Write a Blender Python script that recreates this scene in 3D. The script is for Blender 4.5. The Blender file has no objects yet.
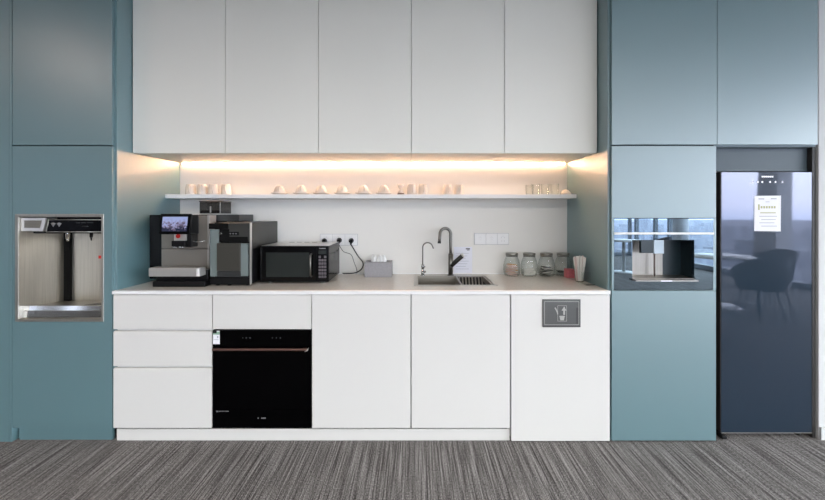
import bpy, bmesh, math, random
from mathutils import Vector, Matrix
random.seed(7)
PI = math.pi
col = bpy.context.scene.collection
scene = bpy.context.scene

# ------------------------------------------------------------------ camera frame
CX, CY, F, EYE = 416.0, 213.0, 363.0, 1.376       # measured from the photograph
D0 = 2.18                                          # distance to the cabinet fronts
def X(px, d=D0): return (px - CX) * d / F
def Z(py, d=D0): return EYE - (py - CY) * d / F
def Y(d): return d - 2.2

# ------------------------------------------------------------------ materials
def lin(c):
    return tuple(((v / 255) / 12.92 if v / 255 <= 0.04045 else ((v / 255 + 0.055) / 1.055) ** 2.4) for v in c)
def C4(c): return (*lin(c), 1)
def new_mat(name):
    m = bpy.data.materials.new(name); m.use_nodes = True
    nt = m.node_tree
    return m, nt, nt.nodes['Principled BSDF'], nt.nodes['Material Output']
def pmat(name, c, rough=0.5, metal=0.0, spec=0.5, var=0.0, vscale=8, bump=0.0, bscale=200, emit=None, estr=0):
    m, nt, b, o = new_mat(name)
    b.inputs['Base Color'].default_value = C4(c)
    b.inputs['Roughness'].default_value = rough
    b.inputs['Metallic'].default_value = metal
    b.inputs['Specular IOR Level'].default_value = spec
    tc = nt.nodes.new('ShaderNodeTexCoord')
    if var:
        n = nt.nodes.new('ShaderNodeTexNoise'); n.inputs['Scale'].default_value = vscale; n.inputs['Detail'].default_value = 3
        nt.links.new(tc.outputs['Object'], n.inputs['Vector'])
        mx = nt.nodes.new('ShaderNodeMix'); mx.data_type = 'RGBA'
        mx.inputs[6].default_value = C4([max(0, v * (1 - var)) for v in c]); mx.inputs[7].default_value = C4([min(255, v * (1 + var)) for v in c])
        nt.links.new(n.outputs['Fac'], mx.inputs[0]); nt.links.new(mx.outputs[2], b.inputs['Base Color'])
    if bump:
        n = nt.nodes.new('ShaderNodeTexNoise'); n.inputs['Scale'].default_value = bscale; n.inputs['Detail'].default_value = 2
        nt.links.new(tc.outputs['Object'], n.inputs['Vector'])
        bp = nt.nodes.new('ShaderNodeBump'); bp.inputs['Strength'].default_value = bump; bp.inputs['Distance'].default_value = 0.002
        nt.links.new(n.outputs['Fac'], bp.inputs['Height']); nt.links.new(bp.outputs['Normal'], b.inputs['Normal'])
    if emit:
        b.inputs['Emission Color'].default_value = C4(emit); b.inputs['Emission Strength'].default_value = estr
    return m
def brushed(name, c, rough=0.3, axis='x', amt=0.25):
    m, nt, b, o = new_mat(name)
    b.inputs['Metallic'].default_value = 1.0
    tc = nt.nodes.new('ShaderNodeTexCoord'); mp = nt.nodes.new('ShaderNodeMapping')
    mp.inputs['Scale'].default_value = (4, 4, 400) if axis == 'x' else (300, 300, 4)
    n = nt.nodes.new('ShaderNodeTexNoise'); n.inputs['Scale'].default_value = 1.0; n.inputs['Detail'].default_value = 4
    nt.links.new(tc.outputs['Object'], mp.inputs['Vector']); nt.links.new(mp.outputs['Vector'], n.inputs['Vector'])
    mx = nt.nodes.new('ShaderNodeMix'); mx.data_type = 'RGBA'
    mx.inputs[6].default_value = C4([v * (1 - amt) for v in c]); mx.inputs[7].default_value = C4(c)
    nt.links.new(n.outputs['Fac'], mx.inputs[0]); nt.links.new(mx.outputs[2], b.inputs['Base Color'])
    mr = nt.nodes.new('ShaderNodeMapRange'); mr.inputs[3].default_value = rough * 0.8; mr.inputs[4].default_value = rough * 1.3
    nt.links.new(n.outputs['Fac'], mr.inputs[0]); nt.links.new(mr.outputs[0], b.inputs['Roughness'])
    return m
def mirror_glass(name, base, tint, fac, rough=0.02):
    m, nt, b, o = new_mat(name)
    b.inputs['Base Color'].default_value = C4(base); b.inputs['Roughness'].default_value = 0.3; b.inputs['Specular IOR Level'].default_value = 0.1
    g = nt.nodes.new('ShaderNodeBsdfGlossy'); g.inputs['Color'].default_value = C4(tint); g.inputs['Roughness'].default_value = rough
    mx = nt.nodes.new('ShaderNodeMixShader'); mx.inputs[0].default_value = fac
    nt.links.new(b.outputs[0], mx.inputs[1]); nt.links.new(g.outputs[0], mx.inputs[2]); nt.links.new(mx.outputs[0], o.inputs[0])
    return m
def clear_glass(name, tint=(252, 253, 252), edge=(220, 225, 222), refl=0.03, rmax=0.22):
    # thin clear glass: mostly transparent, darker and shinier towards grazing edges
    m, nt, b, o = new_mat(name)
    lw = nt.nodes.new('ShaderNodeLayerWeight'); lw.inputs['Blend'].default_value = 0.35
    mc = nt.nodes.new('ShaderNodeMix'); mc.data_type = 'RGBA'; mc.inputs[6].default_value = C4(tint); mc.inputs[7].default_value = C4(edge)
    nt.links.new(lw.outputs['Facing'], mc.inputs[0])
    t = nt.nodes.new('ShaderNodeBsdfTransparent'); nt.links.new(mc.outputs[2], t.inputs['Color'])
    g = nt.nodes.new('ShaderNodeBsdfGlossy'); g.inputs['Roughness'].default_value = 0.04
    mr = nt.nodes.new('ShaderNodeMapRange'); mr.inputs[3].default_value = refl; mr.inputs[4].default_value = rmax
    nt.links.new(lw.outputs['Facing'], mr.inputs[0])
    mx = nt.nodes.new('ShaderNodeMixShader'); nt.links.new(mr.outputs[0], mx.inputs[0])
    nt.links.new(t.outputs[0], mx.inputs[1]); nt.links.new(g.outputs[0], mx.inputs[2]); nt.links.new(mx.outputs[0], o.inputs[0])
    return m

M = {}
M['teal'] = pmat('teal lacquer', (88, 123, 128), 0.42, spec=1.0, var=0.02, vscale=3)
_b = M['teal'].node_tree.nodes['Principled BSDF']; _b.inputs['Coat Weight'].default_value = 1.0; _b.inputs['Coat IOR'].default_value = 1.8; _b.inputs['Coat Roughness'].default_value = 0.45
M['teal_dark'] = pmat('teal gap', (44, 62, 68), 0.6)
M['niche_dark'] = pmat('dark niche lining', (150, 166, 174), 0.6, var=0.05)
M['brown_dark'] = pmat('dark bronze strip', (50, 47, 46), 0.5)
M['white'] = pmat('white lacquer', (219, 217, 212), 0.45, spec=0.4, var=0.006, vscale=2)
M['white_upper_lit'] = pmat('brightened white lacquer of wall units', (234, 233, 224), 0.45, spec=0.4, var=0.006, vscale=2)  # same white, lightened to paint in the light on the wall units
M['white_body'] = pmat('white carcass', (225, 225, 222), 0.6)
M['wall_white'] = pmat('white painted wall', (204, 204, 203), 0.7, bump=0.05, bscale=120)
M['splash'] = pmat('white splashback', (230, 228, 222), 0.6, spec=0.2, var=0.01, vscale=3)
M['stone'] = pmat('pale quartz worktop', (224, 216, 206), 0.06, var=0.05, vscale=60)
M['stone_edge'] = pmat('worktop edge', (238, 238, 236), 0.4)
M['steel'] = brushed('brushed steel', (216, 212, 203), 0.42, 'z')
M['steel_h'] = brushed('brushed steel horizontal', (190, 184, 174), 0.3, 'x')
M['steel_bright'] = pmat('polished steel', (215, 213, 208), 0.1, metal=1.0)
M['steel_dark'] = brushed('dark steel', (188, 182, 170), 0.42, 'x')
M['gunmetal'] = pmat('gunmetal tap', (128, 126, 121), 0.36, metal=1.0)
M['lever_dark'] = pmat('dark lever metal', (70, 70, 68), 0.4, metal=0.8)
M['chrome'] = pmat('chrome', (205, 205, 203), 0.12, metal=1.0)
M['black'] = pmat('black plastic', (14, 14, 15), 0.35, spec=0.3)
M['black_gloss'] = pmat('black gloss', (6, 6, 7), 0.16, spec=0.25)
M['black_glass'] = pmat('black oven glass', (2, 2, 3), 0.15, spec=0.08)
M['black_matt'] = pmat('black matt', (16, 16, 16), 0.8, spec=0.1)
M['bronze'] = pmat('bronze handle', (110, 84, 76), 0.35, metal=0.8)
M['grey_mark'] = pmat('grey print', (120, 120, 122), 0.6)
M['dim_mark'] = pmat('dim print', (46, 48, 50), 0.6)
M['white_glow_mark'] = pmat('white print with added glow', (240, 240, 245), 0.5, emit=(240, 240, 255), estr=0.35)  # print given an added glow so it stands out from the reflections
M['paper'] = pmat('white paper', (240, 240, 243), 0.8, var=0.015, vscale=20)
M['paper_lilac'] = pmat('pale lilac paper', (229, 230, 238), 0.6)
M['ink'] = pmat('pale grey ink', (176, 178, 184), 0.8)
M['ink_dark'] = pmat('dark ink', (70, 70, 76), 0.8)
M['ink_olive'] = pmat('olive ink', (186, 184, 140), 0.8)
M['porcelain'] = pmat('white porcelain', (230, 219, 206), 0.2)
M['plastic_white'] = pmat('white plastic', (233, 233, 232), 0.4)
M['plastic_line'] = pmat('grey plastic line', (196, 196, 196), 0.5)
M['cord'] = pmat('black cord', (18, 18, 18), 0.5)
M['tissue_box'] = pmat('grey felt box', (150, 148, 150), 0.85, var=0.06, vscale=80, bump=0.2, bscale=300)
M['tissue'] = pmat('white tissue', (246, 246, 244), 0.9)
M['glass'] = clear_glass('clear glass')
M['window_glass'] = clear_glass('window glass', (252, 253, 253), (240, 244, 246), 0.02, 0.1)
M['smoke_glass'] = clear_glass('smoky hopper', (168, 165, 163), (120, 118, 116), 0.06)
M['beans'] = pmat('roasted coffee beans', (30, 22, 18), 0.5, bump=0.6, bscale=120)
M['coffee_taupe'] = pmat('taupe metal', (150, 144, 136), 0.35, metal=0.55, var=0.03)
M['silver'] = pmat('silver paint', (214, 211, 206), 0.28, metal=0.7)
M['dark_grey'] = pmat('dark grey plastic', (42, 43, 43), 0.4)
M['mid_grey'] = pmat('grey smoked panel', (64, 64, 61), 0.3, metal=0.2)
M['side_reflection'] = pmat('painted grey reflection', (48, 48, 45), .35, spec=.35)
M['cooler_side'] = mirror_glass('dark glossy side', (34, 34, 33), (190, 188, 180), 0.33, 0.08)
M['cooler_flap'] = pmat('brown grey flap', (72, 70, 64), 0.35, metal=0.3)
M['cooler_pale'] = pmat('pale blue grey plastic', (116, 127, 126), 0.35)
M['red'] = pmat('red badge', (190, 40, 34), 0.4)
M['pink'] = pmat('pink card', (205, 112, 118), 0.7, var=0.12, vscale=60)
M['straw_white'] = pmat('white straw paper', (240, 236, 230), 0.7)
M['straw_pink'] = pmat('pinkish straw paper', (214, 188, 184), 0.7)
M['sach_pink'] = pmat('pink sachet', (226, 200, 192), 0.7)
M['sach_white'] = pmat('white sachet', (238, 236, 230), 0.7)
M['sach_orange'] = pmat('orange sachet', (216, 172, 120), 0.7)
M['sach_dark'] = pmat('dark green sachet', (62, 66, 58), 0.6)
M['sach_grey'] = pmat('grey sachet', (150, 152, 144), 0.6)
M['plaque'] = brushed('grey plaque metal', (112, 112, 110), 0.42, 'x', 0.12)
M['plaque_dark'] = pmat('plaque groove', (70, 70, 68), 0.5)
M['plaque_mark'] = pmat('plaque mark', (176, 174, 168), 0.4)
M['fridge_glass'] = mirror_glass('navy fridge glass', (31, 47, 61), (188, 190, 206), 0.13, 0.03)
M['machine_glass'] = mirror_glass('mirrored black glass', (8, 16, 20), (190, 214, 232), 0.36, 0.015)
M['machine_steel'] = brushed('machine steel', (172, 167, 160), 0.35, 'z')
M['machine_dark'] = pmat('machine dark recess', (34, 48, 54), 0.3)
M['table_white'] = pmat('white table', (236, 236, 234), 0.35)
M['chair_dark'] = pmat('dark upholstery', (34, 40, 48), 0.8)
M['chair_leg'] = pmat('chair leg', (40, 40, 42), 0.4)
M['frame_grey'] = pmat('grey window frame', (120, 126, 134), 0.5)
M['column'] = pmat('grey column', (226, 226, 228), 0.6)
M['ceil'] = pmat('white ceiling', (244, 243, 240), 0.8)
M['room_dark'] = pmat('grey wall', (120, 116, 112), 0.7)
M['led'] = pmat('warm led diffuser', (255, 240, 220), 0.5, emit=(255, 201, 160), estr=128)
M['silver_blue'] = pmat('pale blue silver', (176, 192, 204), .3)
M['acrylic'] = clear_glass('clear acrylic', (252, 253, 252), (240, 242, 240), 0.02, 0.1)

def carpet():
    m, nt, b, o = new_mat('striped loop carpet')
    L = nt.links.new
    b.inputs['Roughness'].default_value = 0.95; b.inputs['Specular IOR Level'].default_value = 0.1
    tc = nt.nodes.new('ShaderNodeTexCoord')
    def noise(sx, sy, det=2, rough=0.5):
        mp = nt.nodes.new('ShaderNodeMapping'); mp.inputs['Scale'].default_value = (sx, sy, 1)
        n = nt.nodes.new('ShaderNodeTexNoise'); n.inputs['Scale'].default_value = 1; n.inputs['Detail'].default_value = det
        n.inputs['Roughness'].default_value = rough
        L(tc.outputs['Object'], mp.inputs['Vector']); L(mp.outputs['Vector'], n.inputs['Vector']); return n.outputs['Fac']
    wide = noise(42, 0.25, 2); fine = noise(135, 2.6, 2, 0.65); fleck = noise(230, 110, 1)
    def madd(a, k, c):
        n = nt.nodes.new('ShaderNodeMath'); n.operation = 'MULTIPLY_ADD'; L(a, n.inputs[0]); n.inputs[1].default_value = k
        if isinstance(c, (int, float)): n.inputs[2].default_value = c
        else: L(c, n.inputs[2])
        return n.outputs[0]
    s = madd(fleck, 0.9, -0.45); s = madd(fine, 1.15, s); s = madd(wide, 0.55, s); s = madd(s, 1.0, -0.36)
    r = nt.nodes.new('ShaderNodeValToRGB'); e = r.color_ramp.elements
    e[0].position = 0.2; e[0].color = C4((56, 53, 51)); e[1].position = 0.8; e[1].color = C4((172, 168, 165))
    x = r.color_ramp.elements.new(0.45); x.color = C4((106, 102, 100))
    L(s, r.inputs[0]); L(r.outputs[0], b.inputs['Base Color'])
    bp = nt.nodes.new('ShaderNodeBump'); bp.inputs['Strength'].default_value = 0.35; bp.inputs['Distance'].default_value = 0.004
    L(fine, bp.inputs['Height']); L(bp.outputs['Normal'], b.inputs['Normal'])
    return m
M['carpet'] = carpet()

def screen_mat():
    m, nt, b, o = new_mat('display picture')
    L = nt.links.new
    tc = nt.nodes.new('ShaderNodeTexCoord')
    v = nt.nodes.new('ShaderNodeTexVoronoi'); v.inputs['Scale'].default_value = 75
    L(tc.outputs['Object'], v.inputs['Vector'])
    sx = nt.nodes.new('ShaderNodeSeparateXYZ'); L(tc.outputs['Object'], sx.inputs[0])
    mr = nt.nodes.new('ShaderNodeMapRange'); mr.inputs[1].default_value = -0.045; mr.inputs[2].default_value = 0.045
    L(sx.outputs['Z'], mr.inputs[0])
    sc = nt.nodes.new('ShaderNodeSeparateColor'); L(v.outputs['Color'], sc.inputs[0])
    ad = nt.nodes.new('ShaderNodeMath'); ad.operation = 'MULTIPLY_ADD'; L(sc.outputs[0], ad.inputs[0]); ad.inputs[1].default_value = 0.5
    s2 = nt.nodes.new('ShaderNodeMath'); s2.operation = 'SUBTRACT'; L(mr.outputs[0], s2.inputs[0]); s2.inputs[1].default_value = 0.3; L(s2.outputs[0], ad.inputs[2])
    r = nt.nodes.new('ShaderNodeValToRGB'); e = r.color_ramp.elements
    e[0].position = 0.1; e[0].color = C4((40, 44, 66)); e[1].position = 0.7; e[1].color = C4((160, 172, 212))
    x = e.new(0.3); x.color = C4((110, 100, 118)); y = e.new(0.42); y.color = C4((150, 150, 186))
    L(ad.outputs[0], r.inputs[0]); L(r.outputs[0], b.inputs['Base Color']); L(r.outputs[0], b.inputs['Emission Color'])
    b.inputs['Emission Strength'].default_value = 0.12; b.inputs['Roughness'].default_value = 0.2
    return m
M['screen'] = screen_mat()

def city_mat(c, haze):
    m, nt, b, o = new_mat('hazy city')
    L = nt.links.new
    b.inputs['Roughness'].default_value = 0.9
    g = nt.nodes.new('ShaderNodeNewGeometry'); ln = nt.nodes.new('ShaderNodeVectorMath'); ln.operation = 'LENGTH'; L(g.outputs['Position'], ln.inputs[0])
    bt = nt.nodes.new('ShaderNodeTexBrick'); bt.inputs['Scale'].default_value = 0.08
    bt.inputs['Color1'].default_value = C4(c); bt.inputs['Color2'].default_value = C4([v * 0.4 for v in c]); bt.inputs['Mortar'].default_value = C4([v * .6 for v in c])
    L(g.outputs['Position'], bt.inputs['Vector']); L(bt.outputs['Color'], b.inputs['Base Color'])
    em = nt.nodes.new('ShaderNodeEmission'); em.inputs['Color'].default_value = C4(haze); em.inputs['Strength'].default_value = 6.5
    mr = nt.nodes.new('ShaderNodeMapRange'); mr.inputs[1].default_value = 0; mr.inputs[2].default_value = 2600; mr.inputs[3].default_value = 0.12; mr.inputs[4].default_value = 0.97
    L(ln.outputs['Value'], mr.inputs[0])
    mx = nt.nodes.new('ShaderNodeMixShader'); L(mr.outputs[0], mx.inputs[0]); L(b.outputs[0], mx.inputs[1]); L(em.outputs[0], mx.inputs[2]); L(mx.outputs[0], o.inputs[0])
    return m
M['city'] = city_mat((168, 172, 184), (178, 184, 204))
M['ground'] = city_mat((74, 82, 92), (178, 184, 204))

# ------------------------------------------------------------------ mesh builder
class MB:
    def __init__(s): s.v = []; s.f = []; s.sm = []
    def _add(s, vs, fs, smooth=False):
        k = len(s.v); s.v += [tuple(p) for p in vs]; s.f += [[i + k for i in f] for f in fs]; s.sm += [smooth] * len(fs); return s
    def box(s, x0, x1, y0, y1, z0, z1):
        x0, x1 = sorted((x0, x1)); y0, y1 = sorted((y0, y1)); z0, z1 = sorted((z0, z1))
        v = [(x, y, z) for z in (z0, z1) for y in (y0, y1) for x in (x0, x1)]
        return s._add(v, [(0, 2, 3, 1), (4, 5, 7, 6), (0, 1, 5, 4), (2, 6, 7, 3), (0, 4, 6, 2), (1, 3, 7, 5)])
    def prism(s, pts, y0, y1):                      # polygon in XZ (clockwise or not), extruded in Y
        n = len(pts)
        v = [(x, y0, z) for x, z in pts] + [(x, y1, z) for x, z in pts]
        a = sum(pts[i][0] * pts[(i + 1) % n][1] - pts[(i + 1) % n][0] * pts[i][1] for i in range(n))
        f = [list(range(n)), list(range(2 * n - 1, n - 1, -1))] + [[(i + 1) % n, i, i + n, (i + 1) % n + n] for i in range(n)]
        if a < 0: f = [q[::-1] for q in f]
        return s._add(v, f)
    def xprism(s, pts, x0, x1):                     # polygon in YZ extruded in X
        n = len(pts)
        v = [(x0, y, z) for y, z in pts] + [(x1, y, z) for y, z in pts]
        a = sum(pts[i][0] * pts[(i + 1) % n][1] - pts[(i + 1) % n][0] * pts[i][1] for i in range(n))
        f = [list(range(n))[::-1], list(range(n, 2 * n))] + [[i, (i + 1) % n, (i + 1) % n + n, i + n] for i in range(n)]
        if a < 0: f = [q[::-1] for q in f]
        return s._add(v, f)
    def lathe(s, prof, c=(0, 0, 0), seg=24, cap=True):        # profile (r,z) from bottom to top / round the wall
        v = []; f = []; n = len(prof)
        for r, z in prof:
            for k in range(seg):
                a = 2 * PI * k / seg; v.append((c[0] + r * math.cos(a), c[1] + r * math.sin(a), c[2] + z))
        for i in range(n - 1):
            for k in range(seg):
                k2 = (k + 1) % seg; f.append((i * seg + k, i * seg + k2, (i + 1) * seg + k2, (i + 1) * seg + k))
        f.append(list(range(seg))[::-1])
        if cap: f.append([(n - 1) * seg + k for k in range(seg)])
        return s._add(v, f, True)
    def cyl(s, a, b, r, r2=None, seg=16):
        return s.tube([a, b], r, seg, r2)
    def tube(s, path, r, seg=10, r2=None):
        P = [Vector(p) for p in path]; n = len(P); v = []; f = []
        t0 = (P[1] - P[0]).normalized()
        up = Vector((0, 0, 1)) if abs(t0.z) < 0.9 else Vector((1, 0, 0))
        u = t0.cross(up).normalized()
        for i in range(n):
            t = (P[min(i + 1, n - 1)] - P[max(i - 1, 0)]).normalized()
            u = (u - t * u.dot(t)).normalized(); w = t.cross(u)
            rr = r if r2 is None else r + (r2 - r) * i / (n - 1)
            for k in range(seg):
                a = 2 * PI * k / seg; v.append(P[i] + u * rr * math.cos(a) + w * rr * math.sin(a))
        for i in range(n - 1):
            for k in range(seg):
                k2 = (k + 1) % seg; f.append((i * seg + k, i * seg + k2, (i + 1) * seg + k2, (i + 1) * seg + k))
        f.append(list(range(seg))[::-1]); f.append([(n - 1) * seg + k for k in range(seg)])
        return s._add(v, f, True)
    def build(s, name, mat, parent=None, bevel=0.0, loc=None, label=None, seg=2):
        me = bpy.data.meshes.new(name); me.from_pydata(s.v, [], s.f)
        bm = bmesh.new(); bm.from_mesh(me); bmesh.ops.recalc_face_normals(bm, faces=bm.faces); bm.to_mesh(me); bm.free()
        for p, q in zip(me.polygons, s.sm): p.use_smooth = q and len(p.vertices) <= 4
        o = bpy.data.objects.new(name, me); col.objects.link(o)
        o.data.materials.append(M[mat])
        if loc is not None: o.location = loc
        if parent is not None: 
            o.parent = parent
        if bevel:
            b = o.modifiers.new('bevel', 'BEVEL'); b.width = bevel; b.segments = seg; b.limit_method = 'ANGLE'; b.angle_limit = 0.7
        if label: o['label'] = label
        return o
def tag(o, label, cat, group=None):
    o['label'] = label; o['category'] = cat
    if group: o['group'] = group
    return o
def thing(name, label, cat, loc=(0, 0, 0), group=None, rz=0):
    o = bpy.data.objects.new(name, None); col.objects.link(o); o.empty_display_size = 0.05
    o.location = loc; o.rotation_euler = (0, 0, rz)
    return tag(o, label, cat, group)
def struct(o): o['kind'] = 'structure'; return o
def dup(root, loc, rz=None, label=None, group=None, scale=None):
    r = root.copy(); col.objects.link(r); r.location = loc
    if rz is not None: r.rotation_euler = (0, 0, rz)
    if scale: r.scale = scale
    if label: r['label'] = label
    if group: r['group'] = group
    for ch in list(root.children):
        c = ch.copy(); col.objects.link(c); c.parent = r
        for g in list(ch.children):
            d = g.copy(); col.objects.link(d); d.parent = c
    return r
def off(mb, o):                                     # shift mesh data so that it is local to o's location
    mb.v = [(x - o[0], y - o[1], z - o[2]) for x, y, z in mb.v]; return mb

# ------------------------------------------------------------------ key planes
PL, PR = -1.812, 1.1606            # inner faces of the teal side panels
YB = 0.588                         # back wall
TOPZ = 2.86                        # top of the tall units
CEIL = 2.90
YF = -0.02                         # cabinet fronts
CT = 0.909                         # worktop surface
GAP = 0.002

# ------------------------------------------------------------------ setting
struct(MB().box(-9, 7.2, -9.7, 0.75, -0.1, 0.0).build('floor', 'carpet'))
struct(MB().box(-9, 7.2, -9.7, 0.75, CEIL, CEIL + 0.1).build('ceiling', 'ceil'))
wb = MB(); wb.box(-9, 7.2, 0.70, 0.85, 0, CEIL)
struct(wb.build('wall_back', 'wall_white'))
struct(MB().box(PL, PR, YB, 0.69, 0.88, CEIL - 0.01).build('wall_back_splash', 'splash')).name = 'wall_splashback'
wr = MB(); wr.box(2.4515, 6.98, 0.01, 0.695, 0, CEIL); struct(wr.build('wall_right', 'wall_white'))
bb = MB(); bb.box(2.455, 6.98, -0.002, 0.009, 0, 0.075); struct(bb.build('baseboard_right', 'wall_white'))
struct(MB().box(-9.15, -9.0, -5.59, 0.75, 0, CEIL).build('wall_left', 'room_dark'))
# ceiling bulkhead above the wall cabinets
struct(MB().box(PL + 0.001, PR - 0.001, 0.15, YB - 0.002, 2.752, CEIL - 0.002).build('trim_1', 'teal_dark'))

# window walls (behind and to the right of the camera; seen in the glass fronts)
BY, RX = -9.5, 7.0
def window_run(n, a, b, fixed, axis, mull, zlo=0.12, zhi=2.75):
    """a..b along X (axis x, wall at Y=fixed) or along Y (axis y, wall at X=fixed)."""
    fr = MB(); w = 0.035
    def bx(mb, t0, t1, z0, z1, th=0.05):
        if axis == 'x': mb.box(t0, t1, fixed - th, fixed + th, z0, z1)
        else: mb.box(fixed - th, fixed + th, t0, t1, z0, z1)
    bx(fr, a, b, 0.0, zlo); bx(fr, a, b, zhi, CEIL - 0.001, 0.08)
    for t in [a + w] + mull + [b - w]: bx(fr, t - w, t + w, zlo, zhi)
    f = struct(fr.build('window_%d' % n, 'frame_grey'))
    es = [a] + mull + [b]
    for p, q in zip(es, es[1:]):
        g = MB(); bx(g, p + w + (0.04 if p == a else 0), q - w - (0.04 if q == b else 0), zlo, zhi, 0.004); g.build('pane', 'window_glass', f)
window_run(1, -3.0, 6.9, BY, 'x', [-1.4, 0.2, 1.8, 3.4, 5.0])
window_run(2, -9.4, -0.12, RX, 'y', [-8.45, -7.85, -6.2, -3.4, -1.7])
window_run(3, -6.76, -5.6, -9.06, 'y', [-6.4])
window_run(4, -7.9, -7.3, -9.06, 'y', [])
struct(MB().box(-9.15, -9.0, -7.29, -6.77, 0, CEIL).build('wall_left', 'room_dark'))
struct(MB().box(-9.15, -9.0, -9.7, -7.91, 0, CEIL).build('wall_left', 'room_dark'))
struct(MB().box(-9, -3.02, BY - 0.1, BY + 0.05, 0, CEIL).build('wall_rear', 'room_dark'))
lc = MB()
lc._add([(6.62, -4.95, 0), (6.9, -4.95, 0), (6.9, -4.44, 0), (6.62, -4.44, 0), (6.62, -4.72, CEIL), (6.9, -4.72, CEIL), (6.9, -4.40, CEIL), (6.62, -4.40, CEIL)],
        [(0, 3, 2, 1), (4, 5, 6, 7), (0, 1, 5, 4), (1, 2, 6, 5), (2, 3, 7, 6), (3, 0, 4, 7)])
struct(lc.build('trim_2', 'column'))
struct(MB().cyl((6.6, -6.9, 0.0), (6.6, -6.9, CEIL), 0.17, seg=28).build('trim_3', 'column'))

# city outside, far below
ct = MB(); rc = random.Random(3)
for i in range(1000):
    a = rc.uniform(-0.15 * PI, 1.15 * PI); r = 180 + 2600 * rc.random() ** 1.3
    bxx = 7 + r * math.sin(a); byy = -9 - r * abs(math.cos(a)) if rc.random() < 0.75 else -9 + r * math.cos(a) * 0.6
    if bxx < 60 and byy > -60: continue
    w = rc.uniform(12, 40); h = rc.uniform(15, 75) * (1.25 if rc.random() < 0.15 else 1)
    ct.box(bxx - w, bxx + w, byy - w * 0.7, byy + w * 0.7, -110, -110 + h)
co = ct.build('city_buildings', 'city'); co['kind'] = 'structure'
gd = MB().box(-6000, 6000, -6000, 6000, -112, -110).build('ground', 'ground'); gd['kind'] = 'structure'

# ------------------------------------------------------------------ tall teal cabinet, left
def door(mb, px0, px1, z0, z1, g=0.0015):
    return mb.box(X(px0) + g, X(px1) - g, YF, -0.001, z0, z1)
LX0 = X(11.7)                                        # left edge of left tall unit
t = thing('tall_cabinet', 'tall dull teal cabinet at left with a steel water dispenser set in its front', 'cabinet', (X(62), 0, 0))
L0 = (X(62), 0, 0)
c = MB(); c.box(-1.842, PL, 0, YB, 0.075, TOPZ); off(c, L0).build('side_panel', 'teal', t, 0.001)
c = MB(); c.box(X(9.6), X(11.7), YF, YB, 0.0, TOPZ); off(c, L0).build('side_panel', 'teal', t, 0.001)
c = MB(); c.box(LX0 + 0.019, -1.843, 0.30, 0.56, 0.075, TOPZ)
c.box(LX0 + 0.019, X(17) , 0.002, 0.30, 0.075, TOPZ); c.box(X(104), -1.843, 0.002, 0.30, 0.075, TOPZ)
c.box(X(17), X(104), 0.002, 0.30, Z(213), TOPZ); c.box(X(17), X(104), 0.002, 0.30, 0.075, Z(322))
off(c, L0).build('carcass', 'teal_dark', t)
c = MB(); door(c, 12.2, 112.3, Z(145), TOPZ); off(c, L0).build('door', 'teal', t, 0.001)
c = MB(); x0, x1, z0, z1 = X(12.2) + 0.0015, X(112.3) - 0.0015, Z(428), Z(146.2)
hx0, hx1, hz0, hz1 = X(17), X(103.5), Z(320.5), Z(215)
c.box(x0, hx0, YF, -0.001, z0, z1); c.box(hx1, x1, YF, -0.001, z0, z1); c.box(hx0, hx1, YF, -0.001, hz1, z1); c.box(hx0, hx1, YF, -0.001, z0, hz0)
off(c, L0).build('front_panel', 'teal', t)
c = MB(); c.box(LX0 + 0.02, -1.8425, 0.004, 0.02, 0.0, 0.074); off(c, L0).build('plinth', 'teal', t)
# filler panel at the very left
p = MB(); p.box(-2.75, X(9.6) - 0.004, YF + 0.003, 0.55, 0.0, TOPZ)
tag(off(p, (-2.6, 0, 0)).build('filler_panel', 'teal', None, 0.001, (-2.6, 0, 0)), 'plain teal filler panel at the left edge of the photo, reaching the floor', 'panel')

# ------------------------------------------------------------------ water dispenser in the left cabinet
wd = thing('water_dispenser', 'built-in stainless steel water dispenser with black control strip in teal cabinet', 'water dispenser', (X(60), 0, Z(320)))
W0 = (X(60), 0, Z(320))
fx0, fx1, fz0, fz1 = X(16), X(104.2), Z(321.5), Z(214)
ix0, ix1, iz0, iz1 = X(19.2), X(102), Z(318.8), Z(217)
fr = MB()
fr.box(fx0, ix0, YF - 0.006, YF - 0.0005, fz0, fz1); fr.box(ix1, fx1, YF - 0.006, YF - 0.0005, fz0, fz1)
fr.box(ix0, ix1, YF - 0.006, YF - 0.0005, iz1, fz1); fr.box(ix0, ix1, YF - 0.006, YF - 0.0005, fz0, iz0)
off(fr, W0).build('frame', 'steel', wd, 0.0015)
DB = 0.275
ix0_, ix1_ = ix0, ix1
cv = MB(); e = 0.004
cv.box(ix0 - e, ix0, YF, DB, iz0, iz1); cv.box(ix1, ix1 + e, YF, DB, iz0, iz1); cv.box(ix0 - e, ix1 + e, YF, DB, iz1, iz1 + e)
cv.box(ix0 - e, ix1 + e, DB, DB + e, iz0, iz1); cv.box(ix0 - e, ix1 + e, YF, DB, iz0 - e, iz0)
off(cv, W0).build('cavity', 'steel', wd)
bx = MB(); bx.box(X(64.2, 2.46), X(70.2, 2.46), DB - 0.02, DB - 0.001, .781, Z(232.5)); off(bx, W0).build('corner_channel', 'black_matt', wd)
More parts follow.
